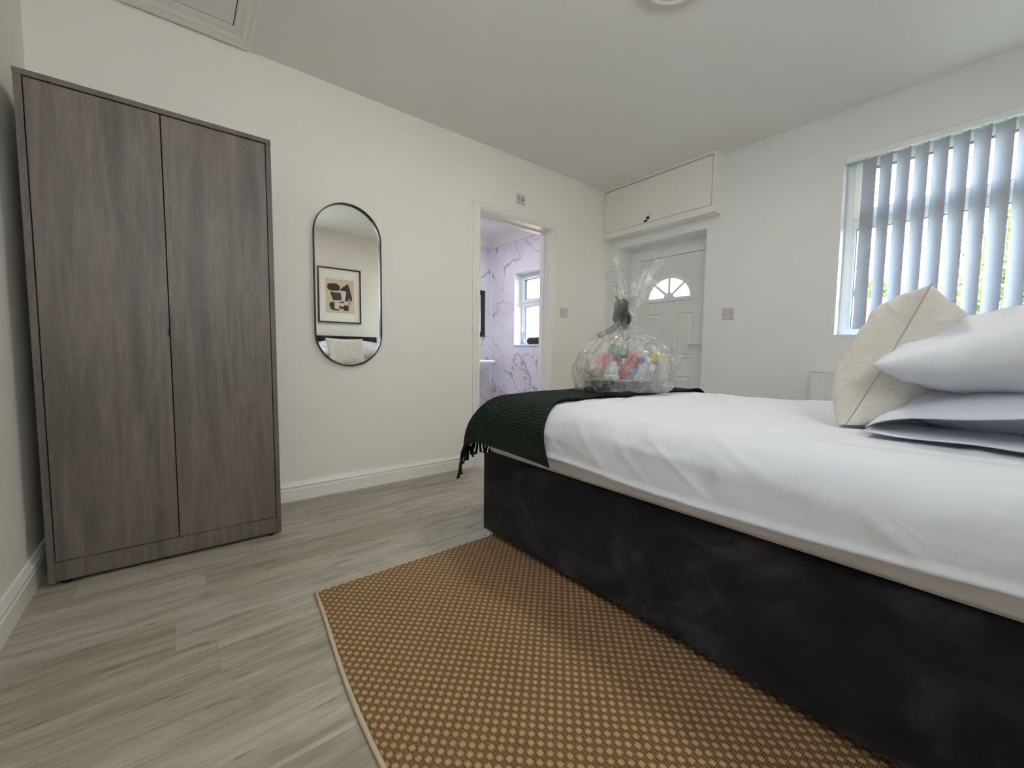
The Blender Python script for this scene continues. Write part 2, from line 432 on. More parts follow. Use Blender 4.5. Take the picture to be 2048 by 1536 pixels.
def cyl(bm, p0, p1, r0, r1=None, n=24, cap=True):
    r1 = r0 if r1 is None else r1
    p0 = Vector(p0); p1 = Vector(p1); d = (p1 - p0).normalized()
    a = d.orthogonal().normalized(); b = d.cross(a)
    A = [bm.verts.new(p0 + (a * math.cos(t) + b * math.sin(t)) * r0) for t in [2 * PI * i / n for i in range(n)]]
    Bv = [bm.verts.new(p1 + (a * math.cos(t) + b * math.sin(t)) * r1) for t in [2 * PI * i / n for i in range(n)]]
    for i in range(n): bm.faces.new((A[i], A[(i + 1) % n], Bv[(i + 1) % n], Bv[i]))
    if cap: bm.faces.new(A[::-1]); bm.faces.new(Bv)
    return bm

def lathe(bm, prof, c, n=32, sx=1, sy=1):
    rings = []
    for r, z in prof:
        rings.append([bm.verts.new((c[0] + sx * r * math.cos(2 * PI * i / n), c[1] + sy * r * math.sin(2 * PI * i / n), c[2] + z)) for i in range(n)])
    for a, b in zip(rings, rings[1:]):
        for i in range(n): bm.faces.new((a[i], a[(i + 1) % n], b[(i + 1) % n], b[i]))
    if prof[0][0] > 1e-5: bm.faces.new(rings[0][::-1])
    if prof[-1][0] > 1e-5: bm.faces.new(rings[-1])
    bmesh.ops.remove_doubles(bm, verts=bm.verts, dist=1e-6)
    return bm

def tube(bm, pts, r, n=8, taper=None):
    pts = [Vector(p) for p in pts]; rings = []
    for i, p in enumerate(pts):
        d = (pts[min(i + 1, len(pts) - 1)] - pts[max(i - 1, 0)]).normalized()
        a = d.cross(Vector((0, 0, 1)))
        a = a.normalized() if a.length > .05 else d.orthogonal().normalized()
        b = d.cross(a); rr = r * (1 if taper is None else taper(i / (len(pts) - 1)))
        rings.append([bm.verts.new(p + (a * math.cos(2 * PI * k / n) + b * math.sin(2 * PI * k / n)) * rr) for k in range(n)])
    for A, Bv in zip(rings, rings[1:]):
        for k in range(n): bm.faces.new((A[k], A[(k + 1) % n], Bv[(k + 1) % n], Bv[k]))
    bm.faces.new(rings[0][::-1]); bm.faces.new(rings[-1])
    return bm

def prism(bm, poly, plane, d0, d1):
    """poly = 2-D points; plane 'xz' (extruded along y), 'yz' (along x), 'xy' (along z)"""
    def P(u, v, d): return {'xz': (u, d, v), 'yz': (d, u, v), 'xy': (u, v, d)}[plane]
    A = [bm.verts.new(P(u, v, d0)) for u, v in poly]; Bv = [bm.verts.new(P(u, v, d1)) for u, v in poly]
    n = len(poly)
    bm.faces.new(A[::-1]); bm.faces.new(Bv)
    for i in range(n): bm.faces.new((A[i], A[(i + 1) % n], Bv[(i + 1) % n], Bv[i]))
    return bm

def frame_rect(bm, lo, hi, w, plane, d0, d1, wb=None, bev=0):
    """picture-frame style rectangular ring"""
    wb = w if wb is None else wb
    u0, v0 = lo; u1, v1 = hi
    for (a, b, c, d) in ((u0, v0, u0 + w, v1), (u1 - w, v0, u1, v1), (u0 + w, v0, u1 - w, v0 + wb), (u0 + w, v1 - w, u1 - w, v1)):
        if plane == 'yz': box(bm, (d0, a, b), (d1, c, d), bev)
        else: box(bm, (a, d0, b), (c, d1, d), bev)
    return bm

def profile_run(bm, prof, p0, p1, out):
    """extrude a (distance-out, height) profile from p0 to p1; out = outward unit vector"""
    p0 = Vector(p0); p1 = Vector(p1); out = Vector(out)
    A = [bm.verts.new(p0 + out * a + Vector((0, 0, z))) for a, z in prof]
    Bv = [bm.verts.new(p1 + out * a + Vector((0, 0, z))) for a, z in prof]
    n = len(prof)
    bm.faces.new(A[::-1]); bm.faces.new(Bv)
    for i in range(n): bm.faces.new((A[i], A[(i + 1) % n], Bv[(i + 1) % n], Bv[i]))
    return bm

def grid(name, fn, nu, nv, mat, parent=None, uvfn=None, smooth=True, thick=0, offset=-1, local=False, subsurf=0):
    vs, fs, uv = [], [], []
    for j in range(nv + 1):
        for i in range(nu + 1):
            vs.append(tuple(fn(i / nu, j / nv)))
            uv.append(uvfn(i / nu, j / nv) if uvfn else (i / nu, j / nv))
    for j in range(nv):
        for i in range(nu):
            a = j * (nu + 1) + i; fs.append((a, a + 1, a + nu + 2, a + nu + 1))
    me = bpy.data.meshes.new(name); me.from_pydata(vs, [], fs)
    ul = me.uv_layers.new(name='UVMap')
    for p in me.polygons:
        for li in p.loop_indices: ul.data[li].uv = uv[me.loops[li].vertex_index]
    o = link(name, me, mat, parent, smooth, local)
    if thick:
        m = o.modifiers.new('thickness', 'SOLIDIFY'); m.thickness = thick; m.offset = offset
    if subsurf:
        m = o.modifiers.new('smooth', 'SUBSURF'); m.levels = m.render_levels = subsurf
    return o

def nz(x, y, z=0, s=1): return noise.noise(Vector((x * s, y * s, z * s)))

# ------------------------------------------------------------------ room shell
D, R, L, H, BK = 2.602, 3.291, -.4377, 2.384, -.45
FR = 4.556        # bathroom far wall
def struct(name, bm, mat, parent=None, **k):
    o = obj(name, bm, mat, parent, **k)
    if parent is None: o['kind'] = 'structure'
    return o

struct('floor', B((L - .1, BK - .1, -.06), (R + .28, FR + .1, 0)), 'floor')
bm = bmesh.new()
box(bm, (L - .1, BK - .1, H), (R + .28, D + .14, H + .1))
struct('ceiling', bm, 'ceiling')
struct('wall_left', B((L - .1, BK - .1, 0), (L, D, H)), 'wall_cream')
FX0, FX1, FZ0, FZ1 = -.20, .70, 1.30, 2.14      # opening for a window added behind the camera as unseen fill light
bm = bmesh.new()
box(bm, (L, BK - .1, 0), (FX0, BK, H)); box(bm, (FX1, BK - .1, 0), (R, BK, H)); box(bm, (FX0, BK - .1, 0), (FX1, BK, FZ0)); box(bm, (FX0, BK - .1, FZ1), (FX1, BK, H))
struct('wall_front', bm, 'wall_cream')
# back wall with the bathroom doorway
DX0, DX1, DZ = 1.762, 2.515, 1.905
bm = bmesh.new()
box(bm, (L - .1, D, 0), (DX0 - .02, D + .14, H)); box(bm, (DX1 + .02, D, 0), (R, D + .14, H)); box(bm, (DX0 - .02, D, DZ + .02), (DX1 + .02, D + .14, H))
struct('wall_back', bm, 'wall_cream')
# right wall with front-door recess and window opening
WY0, WY1, WZ0, WZ1 = -.35, .805, .984, 2.109
EY0, EY1, EZ = 1.66, 2.50, 1.86
XO = R + .28
bm = bmesh.new()
box(bm, (R, BK - .1, 0), (XO, WY0, H)); box(bm, (R, WY0, 0), (XO, WY1, WZ0)); box(bm, (R, WY0, WZ1), (XO, WY1, H))
box(bm, (R, WY1, 0), (XO, EY0, H)); box(bm, (R, EY0, EZ), (XO, EY1, H)); box(bm, (R, EY1, 0), (XO, D + .14, H))
struct('wall_right', bm, 'wall_cool_tint')

# bathroom shell
CH = 2.356; BL = 1.25
BY0, BY1, BZ0, BZ1 = 3.34, 4.056, .966, 1.849
bm = bmesh.new()
box(bm, (R, D + .14, 0), (XO, BY0, CH + .1)); box(bm, (R, BY0, 0), (XO, BY1, BZ0)); box(bm, (R, BY0, BZ1), (XO, BY1, CH + .1)); box(bm, (R, BY1, 0), (XO, FR + .1, CH + .1))
struct('wall_bathroom_right', bm, 'marble')
struct('wall_bathroom_far', B((BL - .1, FR, 0), (R, FR + .1, CH + .1)), 'marble')
struct('wall_bathroom_left', B((BL - .1, D + .14, 0), (BL, FR, CH + .1)), 'marble')
struct('ceiling_bathroom', B((BL - .1, D + .14, CH), (XO, FR + .1, CH + .1)), 'plastic_white')
bm = bmesh.new()
cv = [(0, 0), (.012, 0), (.02, .02), (.05, .07), (.08, .095), (.095, .11), (0, .11)]
profile_run(bm, cv, (BL, FR, CH - .11), (R, FR, CH - .11), (0, -1, 0))
profile_run(bm, cv, (R, D + .14, CH - .11), (R, FR, CH - .11), (-1, 0, 0))
struct('trim_1', bm, 'gloss_white')
struct('trim_2', B((R - .018, FR - .018, 0), (R, FR, CH - .1), .003), 'upvc')

# skirting boards
SK = [(0, 0), (.018, 0), (.018, .066), (.014, .07), (.014, .076), (.018, .08), (.018, .086), (.013, .094), (.008, .106), (0, .106)]
def skirting(name, p0, p1, out):
    struct(name, profile_run(bmesh.new(), SK, p0, p1, out), 'gloss_white')
skirting('baseboard_back', (L, D, 0), (1.712, D, 0), (0, -1, 0))
skirting('baseboard_left', (L, BK, 0), (L, D, 0), (1, 0, 0))
bm = bmesh.new()
profile_run(bm, SK, (R, BK, 0), (R, EY0, 0), (-1, 0, 0)); profile_run(bm, SK, (R, EY1, 0), (R, D, 0), (-1, 0, 0))
struct('baseboard_right', bm, 'gloss_white')
skirting('baseboard_front', (L, BK, 0), (R, BK, 0), (0, 1, 0))
skirting('baseboard_back_corner', (2.58, D, 0), (R, D, 0), (0, -1, 0))

# bathroom doorway: lining, stops and moulded architrave (mitred)
bm = bmesh.new()
box(bm, (DX0 - .02, D, 0), (DX0, D + .14, DZ + .02)); box(bm, (DX1, D, 0), (DX1 + .02, D + .14, DZ + .02)); box(bm, (DX0, D, DZ), (DX1, D + .14, DZ + .02))
box(bm, (DX0, D + .098, 0), (DX0 + .012, D + .1399, DZ - .012)); box(bm, (DX1 - .012, D + .098, 0), (DX1, D + .1399, DZ - .012)); box(bm, (DX0, D + .098, DZ - .012), (DX1, D + .1399, DZ))
lin = struct('trim_3', bm, 'gloss_white')
st = obj('strike_plate', B((DX1 - .0145, D + .103, .855), (DX1 - .0118, D + .125, .925), .001), 'chrome', lin)
def architrave(name, x0, x1, z1, w):
    prof = [(0, 0), (0, .012), (.006, .016), (.016, .017), (.02, .012), (.026, .012), (.030, .018), (.044, .019), (.048, .013), (.054, .013), (.058, .009), (w, .009), (w, 0)]
    # (across from outer edge, out from wall)
    bm = bmesh.new(); rings = []
    for k in range(4):
        ring = []
        for a, o in prof:
            if k == 0: p = (x0 + a, D - o, 0)
            elif k == 1: p = (x0 + a, D - o, z1 - a)
            elif k == 2: p = (x1 - a, D - o, z1 - a)
            else: p = (x1 - a, D - o, 0)
            ring.append(bm.verts.new(p))
        rings.append(ring)
    n = len(prof)
    for A, Bv in zip(rings, rings[1:]):
        for i in range(n): bm.faces.new((A[i], A[(i + 1) % n], Bv[(i + 1) % n], Bv[i]))
    bm.faces.new(rings[0]); bm.faces.new(rings[-1])
    struct(name, bm, 'gloss_white')
architrave('trim_4', 1.709, 2.578, 1.972, .062)

# loft hatch in the ceiling by the back wall
hx1, hy1 = .262, 2.447
ht = thing('loft_hatch', (-.1, 2.1, H), 'white loft hatch with moulded surround in the ceiling above the wardrobe', 'loft hatch')
bm = bmesh.new()
fr = [(0, 0), (.078, 0), (.078, -.008), (.066, -.016), (.05, -.012), (.04, -.012), (.03, -.006), (.006, -.006), (0, -.003)]
rings = []
def hr(a, z): return [(L + .10 - a, 1.70 - a, H + z), (hx1 + a, 1.70 - a, H + z), (hx1 + a, hy1 + a * 1.9, H + z), (L + .10 - a, hy1 + a * 1.9, H + z)]
for a, z in fr: rings.append([bm.verts.new(p) for p in hr(a, z)])
for A, Bv in zip(rings, rings[1:] + rings[:1]):
    for i in range(4): bm.faces.new((A[i], A[(i + 1) % 4], Bv[(i + 1) % 4], Bv[i]))
obj('surround', bm, 'gloss_white', ht)
obj('panel_gap', B((L + .10, 1.70, H - .002), (hx1, hy1, H + .001)), 'gap', ht)
obj('panel', B((L + .104, 1.704, H - .004), (hx1 - .004, hy1 - .005, H - .0021)), 'ceiling', ht)

# ceiling light rose at the top of the frame
cl = thing('ceiling_light', (1.62, .983, H), 'round white flush ceiling light over the bed', 'ceiling light')
obj('ring_base', lathe(bmesh.new(), [(.157, 0), (.157, -.014), (.150, -.022), (.120, -.024), (.112, -.016), (.090, -.018), (.078, -.010), (.078, 0)], (1.62, .983, H - .0005), 64), 'lamp_ring', cl, angle=40)
obj('diffuser', lathe(bmesh.new(), [(.077, 0), (.077, -.003), (.05, -.005), (0, -.006)], (1.62, .983, H - .001), 64), 'lamp_glow', cl, smooth=True)
dl = thing('bathroom_fill_lamp', (2.3, 3.75, CH), 'small added round white downlight in the bathroom ceiling', 'fill_lamp')  # fitting added to go with the bathroom fill lamp
obj('trim_ring', lathe(bmesh.new(), [(.08, 0), (.08, -.005), (.066, -.008), (.062, -.002), (.062, 0)], (2.3, 3.75, CH - .0005), 40), 'plastic_white', dl, angle=40)
obj('lens', lathe(bmesh.new(), [(.061, 0), (.061, -.003), (0, -.004)], (2.3, 3.75, CH - .001), 40), 'lamp_glow', dl)

# ------------------------------------------------------------------ window_1 with glass
def window(name, y0, y1, z0, z1, xf, zt, fw=.052, sash=.052, split=None):
    o = bpy.data.objects.new(name, None); C.objects.link(o); o.location = (xf, (y0 + y1) / 2, z0); o['kind'] = 'structure'
    MW[o.name] = Matrix.Translation(o.location)
    x1 = xf + .065
    bm = frame_rect(bmesh.new(), (y0, z0), (y1, z1), fw, 'yz', xf, x1)
    box(bm, (xf, y0 + fw, zt - fw / 2), (x1, y1 - fw, zt + fw / 2))
    if split is not None: box(bm, (xf, split - fw / 2, z0 + fw), (x1, split + fw / 2, z1 - fw))
    obj('window_frame', bm, 'upvc', o)
    cols = [(y0 + fw, y1 - fw)] if split is None else [(y0 + fw, split - fw / 2), (split + fw / 2, y1 - fw)]
    for a, b in cols:
        s = obj('top_sash', frame_rect(bmesh.new(), (a - .008, zt + fw / 2 - .008), (b + .008, z1 - fw + .008), sash, 'yz', xf - .014, xf - .0003, bev=.003), 'upvc', o)
        obj('gasket', frame_rect(bmesh.new(), (a + sash - .009, zt + fw / 2 + sash - .009), (b - sash + .009, z1 - fw - sash + .009), .003, 'yz', xf - .0145, xf + .02), 'gasket', s)
        obj('glass_pane', B((xf + .028, a, zt + fw / 2), (xf + .032, b, z1 - fw)), 'glass', o)
        obj('glazing_bead', frame_rect(bmesh.new(), (a, z0 + fw), (b, zt - fw / 2), .014, 'yz', xf + .006, xf + .026, bev=.002), 'upvc', o)
        obj('gasket', frame_rect(bmesh.new(), (a + .014, z0 + fw + .014), (b - .014, zt - fw / 2 - .014), .003, 'yz', xf + .01, xf + .027), 'gasket', o)
        obj('glass_pane', B((xf + .028, a, z0 + fw), (xf + .032, b, zt - fw / 2)), 'glass', o)
    return o
w1 = window('window_1', WY0, WY1, WZ0, WZ1, 3.37, 1.70)
struct('window_1_sill', B((R - .004, WY0, WZ0 - .004), (3.37, WY1, WZ0 + .014), .003), 'upvc')
bm = bmesh.new()
box(bm, (R - .003, WY1 - .006, WZ0 + .014), (3.37, WY1, WZ1)); box(bm, (R - .003, WY0, WZ1 - .006), (3.37, WY1, WZ1)); box(bm, (R - .003, WY0, WZ0 + .014), (3.37, WY0 + .006, WZ1))
struct('trim_5', bm, 'upvc')
w3 = bpy.data.objects.new('fill_window', None); C.objects.link(w3); w3.location = (.25, BK - .08, FZ0); w3['kind'] = 'structure'  # added window, never in view, only lets in fill light
MW[w3.name] = Matrix.Translation(w3.location)
obj('window_frame', frame_rect(bmesh.new(), (FX0, FZ0), (FX1, FZ1), .05, 'xz', BK - .1, BK - .04), 'upvc', w3)
obj('glass_pane', B((FX0 + .05, BK - .075, FZ0 + .05), (FX1 - .05, BK - .071, FZ1 - .05)), 'fill_pane', w3)
w2 = window('window_2', BY0, BY1, BZ0, BZ1, 3.40, 1.475, fw=.05, sash=.04)
struct('window_2_sill', B((R - .012, BY0, BZ0 - .012), (3.40, BY1, BZ0 + .006), .003), 'upvc')
bm = bmesh.new()
frame_rect(bm, (BY0 - .012, BZ0 - .012), (BY1 + .006, BZ1 + .012), .012, 'yz', R - .008, R + .003)
box(bm, (R, BY1 - .004, BZ0 + .006), (3.40, BY1, BZ1)); box(bm, (R, BY0, BZ1 - .004), (3.40, BY1, BZ1)); box(bm, (R, BY0, BZ0 + .006), (3.40, BY0 + .004, BZ1))
struct('trim_6', bm, 'upvc')

# ------------------------------------------------------------------ door_1 (front door)
XD = 3.485
d1 = bpy.data.objects.new('door_1', None); C.objects.link(d1); d1.location = (XD, 2.08, 0); d1['kind'] = 'structure'
MW[d1.name] = Matrix.Translation(d1.location)
bm = bmesh.new()
LY0, LY1, LZ = 1.715, 2.385, 1.745
box(bm, (XD, EY0, 0), (XD + .07, LY0 - .003, EZ), .004); box(bm, (XD, LY1 + .004, 0), (XD + .07, EY1, EZ), .004); box(bm, (XD + .0004, LY0 - .003, LZ + .004), (XD + .0696, LY1 + .004, EZ))
box(bm, (XD - .012, EY0, EZ - .018), (XD, EY1, EZ))
box(bm, (XD + .053, LY0 - .02, LZ - .02), (XD + .0695, LY1 + .02, LZ + .02)); box(bm, (XD + .053, LY1 - .02, 0), (XD + .0695, LY1 + .02, LZ)); box(bm, (XD + .053, LY0 - .02, 0), (XD + .0695, LY0 + .02, LZ))
obj('door_frame', bm, 'upvc', d1)
gb = B((XD + .03, LY0 - .003, LZ), (XD + .05, LY1 + .004, LZ + .004)); box(gb, (XD + .03, LY1, 0), (XD + .05, LY1 + .004, LZ))
obj('gap_shade_strips', gb, 'gap', d1)  # dark strips in the leaf gap, standing in for its shade
obj('door_gap', B((XD + .03, LY0 - .003, 0), (XD + .034, LY0, LZ)), 'gap', d1)
# leaf: panel with half-round fanlight opening
fc, fz, rx, rz = 2.08, 1.375, .205, .178     # opening centre y, base z, radii
def leaf_bm():
    bm = bmesh.new(); x0, x1 = XD + .004, XD + .05
    N = 24
    arc = [(fc + rx * math.cos(PI * i / N), fz + rz * math.sin(PI * i / N)) for i in range(N + 1)]   # from +y side to -y side
    box(bm, (x0, LY0, .02), (x1, LY1, fz))
    # side pieces and top via quads front/back
    for x in (x0, x1):
        top = []
        for i, (y, z) in enumerate(arc):
            yy = LY1 + (LY0 - LY1) * i / N
            top.append((bm.verts.new((x, y, z)), bm.verts.new((x, yy, LZ))))
        for a, b in zip(top, top[1:]): bm.faces.new((a[0], a[1], b[1], b[0]))
        v1 = bm.verts.new((x, LY1, fz)); bm.faces.new((top[0][0], v1, top[0][1]))
        v2 = bm.verts.new((x, LY0, fz)); bm.faces.new((top[-1][0], top[-1][1], v2))
    prev = None
    for (y, z) in arc:
        a = bm.verts.new((x0, y, z)); b = bm.verts.new((x1, y, z))
        if prev: bm.faces.new((prev[0], a, b, prev[1]))
        prev = (a, b)
    box(bm, (x0 + .0001, LY1 - .001, fz), (x1 - .0001, LY1, LZ)); box(bm, (x0 + .0001, LY0, fz), (x1 - .0001, LY0 + .001, LZ)); box(bm, (x0 + .0001, LY0, LZ - .001), (x1 - .0001, LY1, LZ))
    return bm
lf = obj('door_leaf', leaf_bm(), 'door_white', d1)
# fanlight frame: raised arch + base + 3 muntins + hub
def fan_bm():
    bm = bmesh.new(); x0, x1 = XD - .008, XD + .012
    def ring(r0, z0, r1, z1, xa, xb, N=32):
        prev = None
        for i in range(N + 1):
            t = PI * i / N; c, s = math.cos(t), math.sin(t)
            q = [bm.verts.new(p) for p in ((xa, fc + r0 * c, fz + z0 * s), (xa, fc + r1 * c, fz + z1 * s), (xb, fc + r1 * c, fz + z1 * s), (xb, fc + r0 * c, fz + z0 * s))]
            if prev:
                for k in range(4): bm.faces.new((prev[k], prev[(k + 1) % 4], q[(k + 1) % 4], q[k]))
            prev = q
    ring(rx - .006, rz - .006, rx + .02, rz + .02, x0, x1)
    ring(rx + .02, rz + .02, rx + .034, rz + .034, x0 + .006, x1)
    box(bm, (x0, fc - rx - .034, fz - .03), (x1, fc + rx + .034, fz + .004), .002)
    ring(0.0, 0.0, .052, .048, x0, x1)
    for ang in (45, 90, 135):
        t = math.radians(ang); c, s = math.cos(t), math.sin(t)
        p0 = Vector((0, fc + .045 * c, fz + .045 * s)); p1 = Vector((0, fc + rx * c, fz + rz * s))
        n = Vector((0, -s, c)) * .0115
        q = []
        for x in (x0 + .002, x1):
            q.append([bm.verts.new(Vector((x, 0, 0)) + v) for v in (p0 - n, p0 + n, p1 + n, p1 - n)])
        bm.faces.new(q[0]); bm.faces.new(q[1][::-1])
        for k in range(4): bm.faces.new((q[0][k], q[0][(k + 1) % 4], q[1][(k + 1) % 4], q[1][k]))
    return bm
obj('fanlight_frame', fan_bm(), 'upvc', d1)
obj('fanlight_glass', prism(bmesh.new(), [(fc + rx * math.cos(PI * i / 24), fz + rz * math.sin(PI * i / 24)) for i in range(25)], 'yz', XD + .02, XD + .026), 'frosted', d1)
def raised(y0, y1, z0, z1):
    bm = bmesh.new()
    rg = []
    for ins, h in ((0, 0), (.006, .009), (.014, .009), (.022, .002), (.034, .002), (.044, .008)):
        x = XD + .004 - h
        rg.append([bm.verts.new(p) for p in ((x, y0 + ins, z0 + ins), (x, y1 - ins, z0 + ins), (x, y1 - ins, z1 - ins), (x, y0 + ins, z1 - ins))])
    for A, Bv in zip(rg, rg[1:]):
        for i in range(4): bm.faces.new((A[i], A[(i + 1) % 4], Bv[(i + 1) % 4], Bv[i]))
    bm.faces.new(rg[-1])
    return bm
for (a, b) in ((1.835, 2.028), (2.135, 2.345)):
    for (c, d) in ((.835, 1.25), (.22, .69)):
        obj('raised_panel', raised(a, b, c, d), 'door_white', lf)
hd = obj('door_handle', tube(bmesh.new(), [(XD + .004, 1.745, .955), (XD - .04, 1.745, .955), (XD - .046, 1.76, .955), (XD - .046, 1.865, .957)], .008, 10), 'plastic_white', lf, smooth=True)
obj('handle_plate', B((XD - .006, 1.728, .86), (XD + .004, 1.762, 1.07), .004), 'plastic_white', lf)
obj('lock_cylinder', cyl(bmesh.new(), (XD - .018, 1.745, .905), (XD, 1.745, .905), .009), 'chrome', lf, smooth=False)
obj('lock_key', B((XD - .045, 1.738, .875), (XD - .018, 1.742, .925), .002), 'chrome', lf)

# ------------------------------------------------------------------ cupboard over the door
Rc = 3.177
cb = thing('overhead_cupboard', (R, 2.08, 1.945), 'white boxed cupboard high on the wall above the front door', 'cupboard')
bm = bmesh.new()
cy0, cy1, cz0, cz1 = 1.553, 2.602, 1.938, H
box(bm, (Rc + .018, cy0, cz0), (R, cy0 + .018, cz1)); box(bm, (Rc + .018, cy0 + .018, cz0), (R, cy1, cz0 + .018))
box(bm, (Rc + .03, cy0 + .018, cz0 + .018), (Rc + .034, cy1, cz1))
obj('carcass', bm, 'gloss_white', cb)
bm = bmesh.new()
box(bm, (Rc, cy0, cz0), (Rc + .018, cy1, cz0 + .052)); box(bm, (Rc, cy0, cz0 + .052), (Rc + .018, cy0 + .022, cz1)); box(bm, (Rc, cy0 + .022, cz1 - .02), (Rc + .018, cy1, cz1))
box(bm, (Rc, cy1 - .012, cz0 + .052), (Rc + .018, cy1, cz1 - .02))
obj('face_frame', bm, 'gloss_white', cb)
obj('recess', B((Rc + .014, cy0 + .022, cz0 + .052), (Rc + .018, cy1 - .012, cz1 - .02)), 'gap', cb)
dr = obj('door', B((Rc - .002, cy0 + .0265, cz0 + .055), (Rc + .012, cy1 - .0165, cz1 - .0275), .001), 'gloss_white', cb)
def knob(p, r=.013):
    return lathe(bmesh.new(), [(0, 0)], p) 
def disc_knob(y, z, r=.012, d=.026):
    bm = bmesh.new(); x = Rc - .002
    cyl(bm, (x, y, z), (x - d * .6, y, z), r * .5, r * .45, 16); cyl(bm, (x - d * .6, y, z), (x - d, y, z), r, r * .9, 20)
    return bm
obj('knob', disc_knob(2.083, 2.049, .0165), 'chrome', dr, smooth=False)
lt = obj('latch_body', B((Rc - .014, 2.106, 2.014), (Rc - .002, 2.132, 2.036), .002), 'black', dr)
obj('latch_pin', cyl(bmesh.new(), (Rc - .018, 2.09, 2.024), (Rc - .006, 2.112, 2.028), .004), 'chrome', lt)
obj('latch_keep', B((Rc - .014, 2.126, 1.996), (Rc - .002, 2.152, 2.012), .002), 'black', dr)

# ------------------------------------------------------------------ wall plates
def plate(name, label, axis, c, w, h, style):
    p = thing(name, c, label, 'switch' if style != 'spur' else 'spur outlet')
    x, y, z = c
    def bx(u0, u1, z0, z1, d0, d1, bev=.0015):
        if axis == 'y': return B((x + u0, y - d1, z + z0), (x + u1, y - d0, z + z1), bev)
        return B((x - d1, y + u0, z + z0), (x - d0, y + u1, z + z1), bev)
    obj('plate', bx(-w / 2, w / 2, -h / 2, h / 2, 0, .009, .003), 'switch_face', p)
    if style == 'spur':
        obj('fuse_carrier', bx(.004, .026, -.014, .014, .0088, .012), 'plastic_grey', p)
        obj('toggle', bx(-.028, -.016, -.004, .018, .0088, .013), 'plastic_grey', p)
        obj('screw', bx(.031, .036, -.003, .003, .0088, .0098, 0), 'plastic_grey', p)
    else:
        obj('rocker', bx(-.007, .007, -.012, .012, .0088, .0125), 'switch_face', p)
        for s in (-1, 1): obj('screw', bx(s * .030 - .0028, s * .030 + .0028, -.0028, .0028, .0088, .0098, 0), 'plastic_grey', p)
plate('fused_spur', 'square pale fused spur on the wall above the bathroom doorway', 'y', (2.158, D, 2.073), .083, .078, 'spur')
plate('light_switch', 'square pale light switch on the cream wall right of the bathroom doorway', 'y', (2.668, D, 1.222), .086, .086, 'sw')
plate('light_switch', 'square pale light switch between the front door and the window', 'x', (R, 1.466, 1.178), .086, .086, 'sw')

# ------------------------------------------------------------------ radiator
rd = thing('radiator', (R, .3, .15), 'white panel radiator below the bedroom window, mostly behind the bed', 'radiator')
bm = bmesh.new(); ry0, ry1 = -.30, .885
pts = []
n = int((ry1 - ry0 - .06) / .033)
prev = None
for i in range(n * 4 + 1):
    y = ry0 + .03 + (ry1 - ry0 - .06) * i / (n * 4); x = 3.196 + (.0025 if i % 4 in (1, 2) else 0)
    a = bm.verts.new((x, y, .20)); b = bm.verts.new((x, y, .72))
    if prev: bm.faces.new((prev[0], a, b, prev[1]))
    prev = (a, b)
box(bm, (3.194, ry0, .15), (3.208, ry0 + .03, .755)); box(bm, (3.194, ry1 - .03, .15), (3.208, ry1, .755))
box(bm, (3.194, ry0 + .03, .15), (3.208, ry1 - .03, .2)); box(bm, (3.194, ry0 + .03, .72), (3.208, ry1 - .03, .755))
obj('front_panel', bm, 'radiator', rd)
bm = bmesh.new()
frame_rect(bm, (3.186, .755), (3.19, .772), .001, 'xz', ry0, ry0 + .001)
box(bm, (3.188, ry0 - .002, .757), (3.262, ry1 + .002, .772), .004)
obj('top_grille', bm, 'radiator', rd)
bm = bmesh.new(); box(bm, (3.208, ry0, .16), (3.262, ry0 + .004, .757)); box(bm, (3.208, ry1 - .004, .16), (3.262, ry1, .757)); box(bm, (3.25, ry0 + .01, .16), (3.262, ry1 - .01, .75))
obj('side_panel', bm, 'radiator', rd)
bm = bmesh.new()
for y in (ry0 + .15, ry1 - .15): obj('wall_bracket', B((3.262, y, .3), (R - .0005, y + .03, .7)), 'radiator', rd)

# ------------------------------------------------------------------ vertical blind
vb = thing('vertical_blind', (3.305, .23, 2.06), 'grey fabric vertical blind half turned in the window by the bed', 'blind')
bm = B((3.285, WY0 + .01, 2.062), (3.325, WY1 - .008, 2.100), .004)
box(bm, (3.283, WY0 + .01, 2.094), (3.285, WY1 - .008, 2.100))
obj('headrail', bm, 'upvc', vb)
sm = None
def slat_mesh(rot):
    hw = .0445; top, bot = 2.052, 1.030
    bm = bmesh.new(); N = 8; ring = []
    for z in (bot, bot + .03, 1.3, 1.55, 1.8, top - .02, top):
        row = []
        for i in range(N + 1):
            t = -1 + 2 * i / N; u = t * hw; bow = .005 * (1 - t * t)
            if z == top: bow *= .6
            zz = z
            row.append(bm.verts.new((u * math.cos(rot) - bow * math.sin(rot), u * math.sin(rot) + bow * math.cos(rot), zz - 2.06)))
        ring.append(row)
    for A, Bv in zip(ring, ring[1:]):
        for i in range(N): bm.faces.new((A[i], A[i + 1], Bv[i + 1], Bv[i]))
    return bm
ys = [.680 - .0757 * i for i in range(14)]
for i, y in enumerate(ys):
    bm = slat_mesh(math.radians(50 + random.uniform(-2.5, 2.5) + (8 if i == 0 else 0)))
    bmesh.ops.translate(bm, verts=bm.verts, vec=(3.305, y, 2.06))
    s = obj('slat', bm, 'slat', vb, smooth=True)
    bm = bmesh.new(); box(bm, (3.302, y - .006, 2.046), (3.308, y + .006, 2.066), .001)
    obj('hanger', bm, 'plastic_white', s)
bm = bmesh.new()
for k in range(90):
    z = 2.05 - k * .0105
    bmesh.ops.create_icosphere(bm, subdivisions=1, radius=.0026, matrix=Matrix.Translation((3.297, .742, z)))
obj('control_chain', bm, 'plastic_white', vb)
bm = bmesh.new()
